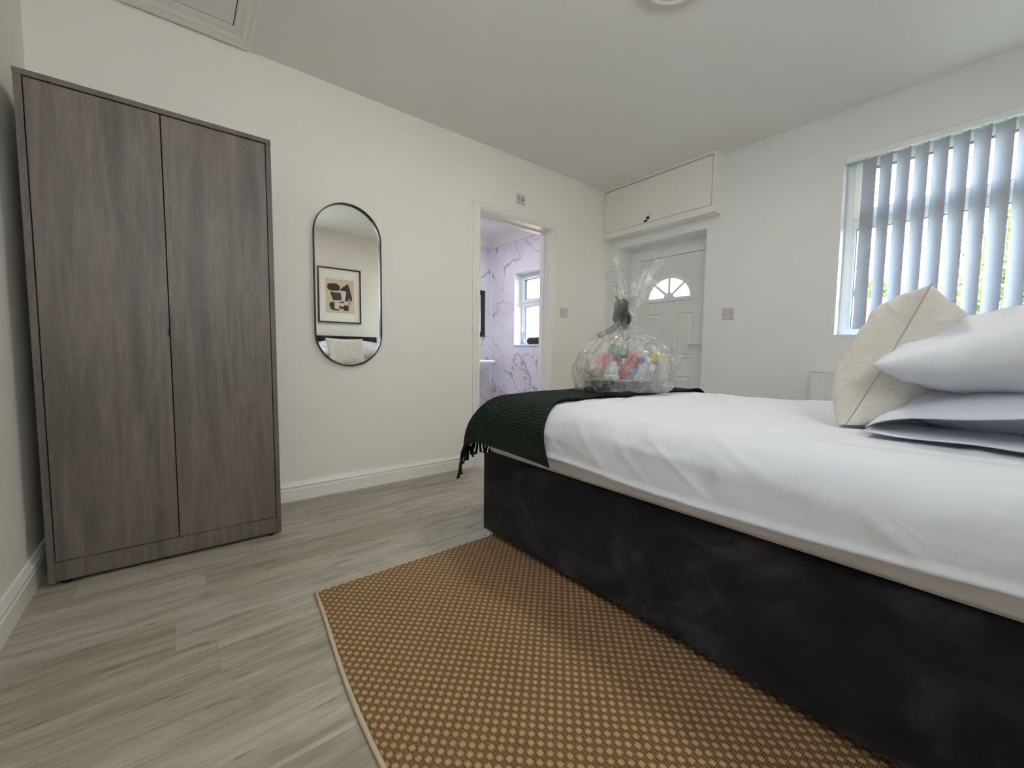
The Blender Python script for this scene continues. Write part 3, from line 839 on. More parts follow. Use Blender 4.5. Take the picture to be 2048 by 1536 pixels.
for i in range(len(ys) - 1):
    a, b = ys[i], ys[i + 1]
    tube(bm, [(3.30 + .018, a, 1.036), (3.30 + .018, (a + b) / 2, 1.030), (3.30 + .018, b, 1.036)], .0012, 5)
obj('bottom_chain', bm, 'plastic_white', vb)

# ------------------------------------------------------------------ wardrobe
W0, W1, WF, WH = -.389, .349, 2.138, 1.772
wd = thing('wardrobe', (-.02, 2.35, 0), 'tall grey weathered-oak two-door wardrobe against the cream wall', 'wardrobe')
t_ = .019
for n_, a, b in (('side_panel', (W0, WF, .012), (W0 + t_, D - .022, WH - t_)), ('side_panel', (W1 - t_, WF, .012), (W1, D - .022, WH - t_)),
                 ('top_panel', (W0 - .001, WF - .001, WH - t_), (W1 + .001, D - .022, WH)), ('back_panel', (W0 + t_, D - .03, .05), (W1 - t_, D - .024, WH - t_)),
                 ('base_panel', (W0 + t_, WF + .02, .085), (W1 - t_, D - .03, .1))):
    obj(n_, B(a, b, .0008, 1), 'wardrobe_edge', wd)
obj('plinth', B((W0 + t_, WF + .0015, .016), (W1 - t_, WF + .02, .087), .0008, 1), 'wardrobe', wd)
xm = -.0195
obj('inner_shadow_board', B((W0 + t_, WF + .024, .1), (W1 - t_, WF + .028, WH - t_)), 'gap', wd)
d_a = obj('door', B((W0 + t_ + .003, WF + .001, .09), (xm - .0028, WF + .019, WH - t_ - .004), .0012, 2), 'wardrobe', wd)
d_b = obj('door', B((xm + .0006, WF + .001, .09), (W1 - t_ - .003, WF + .019, WH - t_ - .004), .0012, 2), 'wardrobe', wd)
obj('handle', B((xm - .008, WF - .007, .905), (xm - .003, WF + .004, .935), .001), 'black_metal', d_a)
for x in (W0 + .03, W1 - .05):
    for y in (WF + .03, D - .06):
        obj('foot', cyl(bmesh.new(), (x + .01, y, 0), (x + .01, y, .03), .012), 'black', wd)

# ------------------------------------------------------------------ pill-shaped mirror
mcx, mcz, mr, mh = .817, 1.2495, .196, .2825    # centre, end radius, half straight length
mi = thing('wall_mirror', (mcx, D, mcz), 'tall pill-shaped mirror in thin black frame beside the wardrobe', 'mirror')
def pill(r, n=40):
    p = []
    for i in range(n + 1): t = PI * i / n; p.append((mcx + r * math.cos(t), mcz + mh + r * math.sin(t)))
    for i in range(n + 1): t = PI + PI * i / n; p.append((mcx + r * math.cos(t), mcz - mh + r * math.sin(t)))
    return p
bm = bmesh.new()
prof = [(mr, -.002), (mr, -.028), (mr - .0045, -.028), (mr - .0052, -.024), (mr - .0052, -.002)]
rings = [[bm.verts.new((x, D + y, z)) for x, z in pill(r)] for r, y in prof]
for A, Bv in zip(rings, rings[1:] + rings[:1]):
    for i in range(len(A)): bm.faces.new((A[i], A[(i + 1) % len(A)], Bv[(i + 1) % len(A)], Bv[i]))
obj('frame', bm, 'black_metal', mi, angle=40)
obj('glass', prism(bmesh.new(), pill(mr - .005), 'xz', D - .010, D - .003), 'mirror', mi)

# ------------------------------------------------------------------ rug
rg = thing('rug', (1.0, .6, 0), 'tan basket-weave jute rug on the floor beside and under the bed', 'rug')
def rug_edge_x(y): return .337 - .038 * ((1.52 - y) / .9) ** 1.0 + .012 * math.sin(y * 5.0)
grid('weave', lambda u, v: (rug_edge_x(-.28 + v * 1.8) + .006 + (1.70 - .34) * u, -.28 + v * 1.8 + .002, .0098), 12, 40, 'rug', rg, smooth=False, thick=.009, offset=-1)
bm = bmesh.new()
N = 60
for i in range(N):
    pass
tube(bm, [(rug_edge_x(-.28 + 1.8 * i / N), -.28 + 1.8 * i / N, .0062) for i in range(N + 1)], .0062, 8)
obj('binding', bm, 'rug_binding', rg, smooth=True)
obj('end_binding', tube(bmesh.new(), [(rug_edge_x(1.52) + 1.36 * i / 30, 1.5225 + .0008 * math.sin(i), .0058) for i in range(31)], .0055, 8), 'rug_binding', rg, smooth=True)

# ------------------------------------------------------------------ bed
BX0, BX1, BF, BH0, BH1 = 1.094, 2.20, 1.5656, .035, .391
HB = -.37    # front face of headboard
bed = thing('bed', (1.65, .6, 0), 'charcoal velvet divan bed base with plain headboard, on the jute rug', 'bed')
obj('divan_base', B((BX0, HB, BH0), (BX1, BF, BH1), .006, 3), 'velvet', bed, angle=50)
hbm = B((BX0 + .02, HB - .055, .05), (BX1 - .088, HB - .001, 1.062), .012, 3)
hb = obj('headboard', hbm, 'velvet', bed, angle=50)
for (x, y) in ((BX0 + .030, BF - .030), (BX1 - .045, BF - .032), (BX0 + .06, HB + .06), (BX1 - .06, HB + .06)):
    z0 = 0 if y > 1.52 else .0108
    bm = lathe(bmesh.new(), [(0, 0), (.022, 0), (.024, .003), (.019, .008), (.010, .010), (.009, .014), (.014, .018), (.016, .022), (.012, .026), (.012, BH0 - z0 + .001), (0, BH0 - z0 + .001)], (x, y, z0), 28)
    l_ = obj('leg', bm, 'chrome', bed, smooth=True)
    if x < 1.2 and y > 1: l_['label'] = 'chrome disc-shaped glide foot'

mt = B((BX0 + .004, HB + .005, BH1 + .0005), (BX1 - .004, BF - .004, .612), .055, 5)
mo = obj('mattress', mt, 'sheet', None, angle=60)
tag(mo, 'white-sheeted mattress on the charcoal bed base, under the duvet', 'mattress')
sm_ = mo.modifiers.new('sub', 'SUBSURF'); sm_.subdivision_type = 'SIMPLE'; sm_.levels = sm_.render_levels = 2

# drape function: cloth coordinates (x, y) over the rounded bed form -> world point
def top_z(x, y):
    return   .653 + .015 * max(0, 1 - ((x - 1.66) / .62) ** 2) ** .7 + .004 * nz(x * 2.3, y * 2.3, 1.7)
XS0, XS1, YF = 1.150, 2.13, 1.402
RX, RY = .118, .268
def drape(x, y, lift=0.0, flare=.03):
    sx = XS0 - x if x < XS0 else (x - XS1 if x > XS1 else 0)
    sgn = -1 if x < XS0 else 1
    sy = y - YF if y > YF else 0
    bx = min(max(x, XS0), XS1); by = min(y, YF)
    z = top_z(bx, by)
    if sx == 0 and sy == 0: return Vector((x, y, z + lift)), Vector((0, 0, 1))
    q = 3.4
    d = (sx ** q + sy ** q) ** (1 / q)
    n = math.hypot(sx, sy); dx, dy = sx / n, sy / n
    r = RX * dx * dx + RY * dy * dy
    a = d / r
    if a < PI / 2: off, drop = r * math.sin(a), r * (1 - math.cos(a)); nrm = Vector((sgn * dx * math.sin(a), dy * math.sin(a), math.cos(a)))
    else:
        e = d - r * PI / 2; off, drop = r + e * flare, r + e; nrm = Vector((sgn * dx, dy, 0))
    return Vector((bx + sgn * off * dx, by + off * dy, z - drop)) + nrm * lift, nrm

# duvet
dx_near = .30   # how far past the bend the near side hangs (arc length)
def duvet_pt(u, v):
    y = -.33 + v * (YF + .30 + .33)
    hem = .252 + .012 * nz(y * 1.6, 3.1) + .016 * 0 - .014 * max(0, min(1, (.7 - y) / .8)) + .012 * math.sin(y * 3.1 + .6)
    x0 = XS0 - hem - .005
    x1 = XS1 + .26
    x = x0 + (x1 - x0) * u
    p, n = drape(x, y, 0, .05)
    side = max(0, min(1, (XS0 - x) / .2))
    wr = .0
    # soft creases hanging down the near side
    rdg = lambda a: max(0, 1 - abs(a) * 7)
    wr += side * (.006 * rdg(nz(y * 2.3 + p.z * 1.4, p.z * 2.0, 12.2)) + .004 * rdg(nz(y * 4.1 - p.z * 5.0, p.z * 2.6, 17.2)) + .004 * rdg(nz(y * 1.6, p.z * 7.0, 27.2)))
    wr += (1 - side) * (.0045 * rdg(nz(x * 11, y * 1.5, 31.2)) * (x > 1.3) + .003 * rdg(nz(x * 6 + y * 2, y * 5, 37.2)))
    wr += side * (.006 * nz(y * 7 + .3 * nz(x * 5, y * 3), p.z * 1.5, 2.2) + .004 * nz(y * 17, p.z * 3.5, 5.1) + .007 * max(0, nz(y * 4.2, p.z * 5, 9.4)))
    # creases across the top
    wr += (1 - side) * (.0065 * nz(x * 19, y * 2.2, 4.2) + .002 * nz(x * 36, y * 5, 6.2) + .006 * nz(x * 3, y * 3, 8.2))
    edge = max(0, 1 - abs(u) * 60)
    wr += .006 * max(0, 1 - u / .012) * (0.6 + nz(y * 11, 0, 1))
    wr *= .25 + .75 * min(1, u / .07)
    wr += .006 * max(0, 1 - u / .012)
    return p + n * wr
dv = grid('duvet', duvet_pt, 240, 300, 'linen', None, uvfn=lambda u, v: (u * 1.5, v * 2.1), thick=.012, offset=-1)
tag(dv, 'white cotton duvet spread over the bed, hanging down its side', 'duvet')

# throw across the foot of the bed
ty0 = 1.085
def throw_pt(u, v):
    xl = XS0 - .275; xr = XS1 + .25
    x = xl + (xr - xl) * u
    ya = ty0 + .03 * math.sin(min(1, u * 2.4) * PI) + .012 * nz(u * 6, 2.2)
    ya -= .04 * max(0, 1 - u / .16)
    yb = YF + .385 + .01 * nz(u * 8, 5.5)
    y = ya + (yb - ya) * v
    p, n = drape(x, y, .013, .035 + .30 * max(0, min(1, (y - YF) / .2)))
    w_ = .005 * nz(x * 5, y * 5, 3.3) + .004 * nz(x * 3 + y * 9, y * 3, 7.3)
    far = max(0, (v - .7) / .3)
    w_ += far * .022 * nz(u * 9, 1.1, 4.4)
    # wavy raised border on top
    w_ += .004 * max(0, 1 - v / .03) * (1 + math.sin(u * 40))
    # the near hem curls slightly and sags
    p = p + n * w_
    if u < .2: p.z += .010 * math.sin(v * PI) * (1 - u / .2)
    return p
th = thing('throw_blanket', (1.65, 1.35, .66), 'dark green chunky knitted throw with fringe over the foot of the bed', 'throw')
NU, NV = 190, 84
grid('knitted_cloth', throw_pt, NU, NV, 'throw', th, uvfn=lambda u, v: (v * .72, u * 1.55), thick=.007, offset=0)
rnd = random.Random(3)
for i in range(70):
    u = .004 + i / 69 * .992
    p = throw_pt(u, 1.0); q = throw_pt(u, .985); d = (p - q).normalized()
    ln = rnd.uniform(.045, .075) if i not in (0, 1) else .085
    pts = [q]
    bend = Vector((rnd.uniform(-.3, .3), rnd.uniform(-.25, .25), 0))
    for k in range(1, 6):
        t = k / 5
        pts.append(p + (d * (1 - t) * .5 + Vector((0, 0, -1)) + bend * t) * (ln * t))
    bm = bmesh.new()
    tube(bm, pts, .0062, 6, lambda t: 1.15 - .55 * t + (.5 if t > .9 else 0))
    off = Vector((rnd.uniform(-.006, .006), .003, -.002))
    tube(bm, [a + off * k * .5 for k, a in enumerate(pts)], .0045, 5)
    obj('tassel', bm, 'fringe', th, smooth=True)

# pillows and cushion
def pillow_fn(w, d, t, pinch=.10, seed=0, wr=.008, pw=2.4, top=.0):
    def fn(side):
        def f(u, v):
            a, b = 2 * u - 1, 2 * v - 1
            prof = max(0, (1 - abs(a) ** pw) * (1 - abs(b) ** pw)) ** .52
            x = a * w / 2 * (1 - pinch * (b * b) * .0 - pinch * (1 - abs(a)) * 0)
            x = a * w / 2 * (1 - pinch * (1 - b * b) * abs(a) ** 3)
            y = b * d / 2 * (1 - pinch * (1 - a * a) * abs(b) ** 3)
            z = side * t / 2 * prof
            k = wr * prof ** .5
            z += k * nz(a * 2.1, b * 2.4, seed + side) + k * .6 * nz(a * 6 + b * 2, b * 4, seed + 3)
            cr = (abs(a) ** 4 + abs(b) ** 4) / 2
            rg_ = max(0, 1 - abs(nz(a * 1.7 + b * .6, b * 2.3 - a * .5, seed + 31)) * 8)
            z += side * k * .5 * rg_ + side * k * .35 * max(0, 1 - abs(nz(a * 3.1, b * 1.5 + a, seed + 41)) * 9)
            z += k * 1.1 * cr * nz((a + b) * 6, (a - b) * 2, seed + 7)
            return Vector((x, y, z))
        return f
    return fn
def make_pillow(name, label, cat, w, d, t, mat, M4, seed, pinch=.1, seam=None, wr=.008, nseg=90, group=None, pw=2.4, flat=None, post=None):
    root = thing(name, tuple(M4.translation), label, cat, group=group)
    fn = pillow_fn(w, d, t, pinch, seed, wr, pw)
    vs, fs, uv = [], [], []; n = nseg
    for side in (1, -1):
        f = fn(side)
        for j in range(n + 1):
            for i in range(n + 1):
                p = f(i / n, j / n)
                if flat is not None and p.z < flat: p.z = flat + (p.z - flat) * .25
                if i in (0, n) or j in (0, n): p.z = 0 if flat is None else max(0, flat)
                p = M4 @ p
                if post: p = post(p)
                vs.append(tuple(p)); uv.append((i / n * w, j / n * d))
    m = (n + 1) ** 2
    for s in (0, 1):
        for j in range(n):
            for i in range(n):
                a = s * m + j * (n + 1) + i; q = (a, a + 1, a + n + 2, a + n + 1)
                fs.append(q if s == 0 else q[::-1])
    me = bpy.data.meshes.new('cover'); me.from_pydata(vs, [], fs)
    ul = me.uv_layers.new(name='UVMap')
    for p in me.polygons:
        for li in p.loop_indices: ul.data[li].uv = uv[me.loops[li].vertex_index]
    bm = bmesh.new(); bm.from_mesh(me); bmesh.ops.remove_doubles(bm, verts=bm.verts, dist=1e-5); bm.to_mesh(me); bm.free()
    link('cover', me, mat, root, True)
    return root, fn
def place(loc, rx=0, ry=0, rz=0):
    return Matrix.Translation(loc) @ Matrix.Rotation(rz, 4, 'Z') @ Matrix.Rotation(ry, 4, 'Y') @ Matrix.Rotation(rx, 4, 'X')

# lower pillow, lying flat in a loose pillowcase
def keep_above(p):
    zf = top_z(p.x, p.y) + .008
    if p.z < zf: p.z = zf + (p.z - zf) * .05
    if p.y < HB + .012: p.y = HB + .012
    return p
MP = place((1.735, -.065, .742), math.radians(-2))
low, _ = make_pillow('pillow', 'lower white pillow of the stack, lying flat under the other pillow', 'pillow',  .74, .54, .19, 'linen2', MP, 11, .06, group=None, pw=3.2, post=keep_above)
# loose open end of its pillowcase hanging toward the camera side
def flap(u, v):
    # u along depth (y), v outward (-x)
    y = .235 - .57 * u
    x = 1.285 - .055 * v
    open_h = .055 * math.sin(PI * min(1, u * 1.1)) * (1 - .25 * v)
    return x, y, open_h
def flap_low(u, v):
    x, y, h = flap(u, v)
    bulge = .02 * math.sin(PI * u)
    z = top_z(x, y) + .012 + .008 * (1 - v) + .006 * nz(y * 9, v * 2, 3) * 1
    if x < XS0: z -= (XS0 - x) ** 2
    return Vector((x + .02 + .14 * (1 - v) - bulge, y, z + .004 * v))
grid('pillowcase_flap', flap_low, 50, 10, 'linen2', low, thick=.003, offset=0)
def flap_up(u, v):
    x, y, h = flap(u, v)
    bulge = .02 * math.sin(PI * u)
    hh = .128 * max(0, math.sin(PI * min(1, u * .93 + .004))) ** .45
    z = top_z(x, y) + .014 + hh * (1 - .50 * v ** 1.5) + .012 * nz(y * 6, v * 2, 8) * v
    return Vector((x + .035 + .16 * (1 - v) - bulge * .6, y * (1 if v > .1 else .98), z))
grid('pillowcase_flap', flap_up, 50, 10, 'linen2', low, thick=.003, offset=0)

MP2 = place((1.680, -.068, .882), math.radians(-9.5), 0, 0)
make_pillow('pillow', 'plump upper white pillow on top of the stack, leaning toward the headboard', 'pillow', .88, .60, .215, 'linen', MP2, 23, .04, wr=.012, pw=2.8, post=lambda p: (setattr(p, 'y', max(p.y, HB + .012)) or p))

# square cushion leaning on the pillows
cw = .425
tilt = math.radians(22)
cz0 = .680
Mc = place((1.525, .220, .664 + .375 / 2 * math.cos(tilt)), PI / 2 + tilt, 0, 0)
def cpost(p):
    zf = .682
    if p.z < zf: p.z = zf + (p.z - zf) * .1
    return p
cu, cfn = make_pillow('cushion', 'square beige marl cushion propped up against the white pillows', 'cushion', cw, .385, .205, 'cushion', Mc, 5, .13, wr=.009, pw=3.0, post=cpost)
# piped seam right round the edge
def seam_pts():
    f = cfn(1); n = 40; P = []
    for i in range(n): P.append(f(i / n, 0))
    for i in range(n): P.append(f(1, i / n))
    for i in range(n): P.append(f(1 - i / n, 1))
    for i in range(n): P.append(f(0, 1 - i / n))
    out = []
    for p in P:
        p = Vector((p.x * 1.004, p.y * 1.004, 0)); out.append(cpost(Mc @ p))
    return out + out[:2]
MAT['seam'] = plain('cushion_seam_thread', srgb(172, 167, 158), .95)
obj('seam', tube(bmesh.new(), seam_pts(), .0013, 6), 'seam', cu, smooth=True)

# ------------------------------------------------------------------ framed art on the wall behind the bed (seen in the mirror)
ar = thing('framed_print', (1.66, BK, 1.25), 'black-framed abstract print above the headboard, seen in the mirror', 'picture')
ax0, ax1, az0, az1 = 1.391, 1.921, 1.232, 1.925
obj('frame', frame_rect(bmesh.new(), (ax0, az0), (ax1, az1), .014, 'xz', BK + .001, BK + .032), 'black', ar)
MAT['mat_board'] = plain('white_mat_board', srgb(236, 234, 228), .8)
MAT['art_beige'] = plain('art_beige', srgb(206, 190, 160), .8, var=.05, scale=12)
MAT['art_dark'] = plain('art_charcoal', srgb(58, 60, 62), .8, var=.1, scale=30)
MAT['art_pink'] = plain('art_pale_pink', srgb(216, 200, 186), .8)
obj('mat_board', B((ax0 + .014, BK + .002, az0 + .014), (ax1 - .014, BK + .012, az1 - .014)), 'mat_board', ar)
obj('mat_bevel', frame_rect(bmesh.new(), (1.470, 1.335), (1.850, 1.810), .003, 'xz', BK + .012, BK + .0135), 'art_pink', ar)
dzz = -.015
pr = obj('print', B((1.484, BK + .012, 1.358), (1.838, BK + .0128, 1.79)), 'art_beige', ar)
AS = {'A': [(1.504, 1.680), (1.506, 1.722), (1.520, 1.737), (1.545, 1.742), (1.600, 1.746), (1.630, 1.740), (1.654, 1.718), (1.665, 1.683), (1.650, 1.662), (1.628, 1.653), (1.545, 1.653), (1.515, 1.662)],
      'B': [(1.539, 1.640), (1.590, 1.632), (1.639, 1.634), (1.667, 1.633), (1.68, 1.544), (1.62, 1.535), (1.571, 1.538), (1.55, 1.59)],
      'C': [(1.667, 1.683), (1.758, 1.755), (1.777, 1.714), (1.808, 1.59), (1.808, 1.54), (1.786, 1.531), (1.773, 1.575), (1.76, 1.529), (1.721, 1.531), (1.738, 1.646), (1.727, 1.659), (1.669, 1.657)],
      'E': [(1.525, 1.470), (1.528, 1.49), (1.541, 1.505), (1.589, 1.51), (1.591, 1.427), (1.647, 1.421), (1.641, 1.403), (1.563, 1.408), (1.541, 1.425)],
      'F': [(1.643, 1.501), (1.673, 1.522), (1.71, 1.522), (1.704, 1.503)], 'G': [(1.647, 1.466), (1.704, 1.455), (1.697, 1.429), (1.647, 1.429)],
      'H': [(1.706, 1.479), (1.764, 1.479), (1.768, 1.43), (1.760, 1.408), (1.708, 1.406), (1.699, 1.436)], 'I': [(1.771, 1.522), (1.784, 1.512), (1.777, 1.488), (1.764, 1.486)]}
LS = {'D': [(1.669, 1.646), (1.712, 1.662), (1.736, 1.646), (1.721, 1.557), (1.704, 1.531), (1.68, 1.566)], 'J': [(1.595, 1.503), (1.636, 1.503), (1.645, 1.429), (1.595, 1.432)],
      'K': [(1.650, 1.498), (1.700, 1.5), (1.704, 1.46), (1.652, 1.468)], 'M': [(1.712, 1.52), (1.765, 1.52), (1.76, 1.485), (1.71, 1.482)]}
bm = bmesh.new()
for p in AS.values(): prism(bm, [(x, z + dzz) for x, z in p], 'xz', BK + .0128, BK + .0134)
obj('charcoal_shapes', bm, 'art_dark', pr)
bm = bmesh.new()
for p in LS.values(): prism(bm, [(x, z + dzz) for x, z in p], 'xz', BK + .0128, BK + .0132)
obj('pale_shapes', bm, 'art_pink', pr)

# ------------------------------------------------------------------ bathroom things
ba = thing('wash_basin', (2.84, FR, 0), 'white pedestal wash basin on the far bathroom wall', 'basin')
def basin_bm():
    bm = bmesh.new(); N = 48; c = (2.84, FR - .215)
    def ring(w, d, z, dy=0):
        out = []
        for i in range(N):
            t = 2 * PI * i / N; cx, sy = math.cos(t), math.sin(t)
            e = .55
            x = w * math.copysign(abs(cx) ** e, cx); y = d * math.copysign(abs(sy) ** e, sy)
            out.append(bm.verts.new((c[0] + x, min(c[1] + y + dy, FR - .002), z)))
        return out
    R_s = [ring(.10, .09, .60, .09), ring(.15, .13, .625, .06), ring(.215, .165, .675, .03), ring(.265, .2, .735, .01), ring(.277, .213, .757), ring(.28, .215, .772), ring(.272, .207, .778), ring(.24, .175, .774), ring(.22, .15, .74), ring(.16, .11, .68), ring(.05, .04, .655)]
    for A, Bv in zip(R_s, R_s[1:]):
        for i in range(N): bm.faces.new((A[i], A[(i + 1) % N], Bv[(i + 1) % N], Bv[i]))
    bm.faces.new(R_s[0][::-1]); bm.faces.new(R_s[-1])
    return bm
obj('bowl', basin_bm(), 'ceramic', ba, smooth=True)
obj('pedestal', lathe(bmesh.new(), [(.13, 0), (.128, .02), (.105, .07), (.092, .2), (.094, .4), (.105, .54), (.13, .64)], (2.86, FR - .15, .0), 32, 1, .95), 'ceramic', ba, smooth=True)
bm = bmesh.new()
cyl(bm, (2.975, FR - .13, .776), (2.975, FR - .13, .872), .016, .015, 20); cyl(bm, (2.975, FR - .13, .872), (2.975, FR - .13, .885), .008, .008, 12)
box(bm, (2.969, FR - .17, .885), (2.981, FR - .12, .893), .002)
sb = obj('soap_dispenser', bm, 'black', None); tag(sb, 'slim black pump dispenser standing on the wash basin rim', 'soap dispenser')
bm2 = thing('bathroom_mirror', (2.9, FR, 1.4), 'black-framed mirror on the marbled wall above the basin', 'mirror')
obj('frame', frame_rect(bmesh.new(), (2.60, 1.078), (3.176, 1.680), .062, 'xz', FR - .022, FR - .001, bev=.003), 'black', bm2)
obj('glass', B((2.662, FR - .014, 1.14), (3.114, FR - .002, 1.618)), 'mirror', bm2)
MAT['towel'] = plain('dark_grey_towel', srgb(58, 60, 62), .98, bump=.6, scale=350, var=.1)
tz = BZ0 + .006
def towel_bm():
    bm = bmesh.new(); N = 28
    rings = []
    for y, r in ((3.845, .012), (3.842, .03), (3.83, .042), (3.815, .0455), (3.70, .046), (3.60, .0455), (3.585, .040), (3.58, .01)):
        ring = []
        for i in range(N):
            t = 2 * PI * i / N; z = r * math.sin(t)
            ring.append(bm.verts.new((3.347 + r * math.cos(t) * 1.06, y, tz + .044 + max(z, -.043))))
        rings.append(ring)
    for A, Bv in zip(rings, rings[1:]):
        for i in range(N): bm.faces.new((A[i], A[(i + 1) % N], Bv[(i + 1) % N], Bv[i]))
    bm.faces.new(rings[0]); bm.faces.new(rings[-1])
    return bm
tag(obj('rolled_towel', towel_bm(), 'towel', None, smooth=True), 'dark grey rolled towel lying on the bathroom window sill', 'towel')
rdf = thing('reed_diffuser', (3.35, 3.965, tz), 'small clear reed diffuser on the bathroom window sill', 'reed diffuser')
MAT['jar_glass'] = plain('clear_jar_glass', srgb(215, 232, 240), .05, Transmission_Weight=.8) if True else None
obj('jar', lathe(bmesh.new(), [(.026, 0), (.028, .006), (.028, .045), (.014, .056), (.012, .066), (.012, .068)], (3.35, 3.965, tz), 24), 'jar_glass', rdf, smooth=True)
for k in range(5):
    a = 2 * PI * k / 5
    obj('reed', tube(bmesh.new(), [(3.35 - .010 * math.cos(a), 3.965 - .016 * math.sin(a), tz + .008), (3.35 + .018 * math.cos(a), 3.965 + .045 * math.sin(a), tz + .165)], .0015, 5), 'black', rdf)

# ------------------------------------------------------------------ gift basket on the bed
GX, GY = 1.668, 1.226
GZ = top_z(GX, GY) + .014
GS = 1.05
ga = math.radians(-30)
gM = Matrix.Translation((GX, GY, GZ)) @ Matrix.Rotation(ga, 4, 'Z') @ Matrix.Scale(GS, 4)
def gthing(name, label, cat, group=None):
    o = bpy.data.objects.new(name, None); C.objects.link(o); o.location = (GX, GY, GZ); o.rotation_euler = (0, 0, ga); o.scale = (GS, GS, GS); o.empty_display_size = .03
    MW[o.name] = gM; tag(o, label, cat, group); return o
def gsolo(name, bm, mat, label, cat, smooth=False, angle=None):
    o = obj(name, bm, mat, None, smooth=smooth, angle=angle); o.location = (GX, GY, GZ); o.rotation_euler = (0, 0, ga)
    return tag(o, label, cat)
def sup(t, w, d, e=.6):
    c, s = math.cos(t), math.sin(t)
    return math.copysign(abs(c) ** e, c) * w, math.copysign(abs(s) ** e, s) * d
MAT['wicker'] = plain('grey_green_wicker', srgb(70, 78, 76), .7, bump=.5, scale=120, var=.25)
MAT['wicker_pale'] = plain('pale_wicker', srgb(150, 152, 148), .6, bump=.3, scale=120, var=.2)
bk = gthing('gift_basket', 'low grey wicker tray basket inside the cellophane gift wrap', 'basket')
bm = bmesh.new()
for k in range(9):
    z = .004 + k * .0055; gw = .158 + .012 * k / 8; gd = .105 + .010 * k / 8
    pts = []
    for i in range(97):
        t = 2 * PI * i / 96; x, y = sup(t, gw, gd, .7); wv = .0028 * math.sin(i * PI / 2 + k * PI)
        pts.append((x * (1 + wv / gw), y * (1 + wv / gd), z))
    tube(bm, pts, .0033, 6)
obj('woven_side', bm, 'wicker', bk, smooth=True, local=True)
bm = bmesh.new()
lathe(bm, [(.0, .002), (1, .002), (1, .006), (0, .006)], (0, 0, 0), 48, .155, .102)
obj('bottom', bm, 'wicker', bk, local=True)
bm = bmesh.new()
for ph in (0, PI):
    pts = []
    for i in range(121):
        t = 2 * PI * i / 120; x, y = sup(t, .172, .117, .7); q = i * .8 + ph
        pts.append((x + .003 * math.cos(q), y + .003 * math.cos(q), .053 + .0035 * math.sin(q)))
    tube(bm, pts, .0033, 6)
obj('rim', bm, 'wicker_pale', bk, smooth=True, local=True)['label'] = 'pale twisted rim'

def gbox(c, s, ry=0, rz=0, bev=.004):
    bm = B((-s[0] / 2, -s[1] / 2, -s[2] / 2), (s[0] / 2, s[1] / 2, s[2] / 2), bev)
    bmesh.ops.transform(bm, matrix=Matrix.Translation(c) @ Matrix.Rotation(rz, 4, 'Z') @ Matrix.Rotation(ry, 4, 'Y'), verts=bm.verts)
    return bm
cm = {k: plain('pack_' + k, srgb(*v), .35) for k, v in dict(red=(176, 40, 58), pink=(206, 120, 132), blue=(42, 60, 122), sky=(70, 140, 196), white=(222, 224, 220), cream=(214, 212, 200), green=(70, 128, 96), yellow=(196, 180, 30), grey=(120, 132, 136), tan=(168, 158, 132), lilac=(178, 178, 200), maroon=(110, 50, 62), clear=(190, 198, 200)).items()}
for k, v in cm.items(): MAT['p_' + k] = v
# white jar
jr = gthing('toiletry_jar', 'white round jar with printed label at the front left of the gift basket', 'jar')
jx, jy = -.075, -.048
obj('body', lathe(bmesh.new(), [(.034, 0), (.036, .003), (.036, .062), (.030, .068), (.0, .068)], (jx, jy, .008), 32), 'p_white', jr, smooth=False, local=True, angle=40)
obj('lid', lathe(bmesh.new(), [(.0315, 0), (.0315, .016), (.026, .03), (.024, .055), (.026, .058), (0, .058)], (jx, jy, .0765), 32), 'p_clear', jr, local=True, angle=40)
fc_ = bpy.data.curves.new('lettering', 'FONT'); fc_.body = 'DEX'; fc_.size = .020; fc_.align_x = 'CENTER'; fc_.extrude = .0004
fo = bpy.data.objects.new('tmp_text', fc_)
me = bpy.data.meshes.new_from_object(fo); bpy.data.objects.remove(fo)
for v in me.vertices:
    x, y, z = v.co; a = x / .0365
    v.co = (jx + (.0366 + z) * math.sin(a), jy - (.0366 + z) * math.cos(a), .041 + y)
link('lettering', me, 'art_dark', jr, local=True)
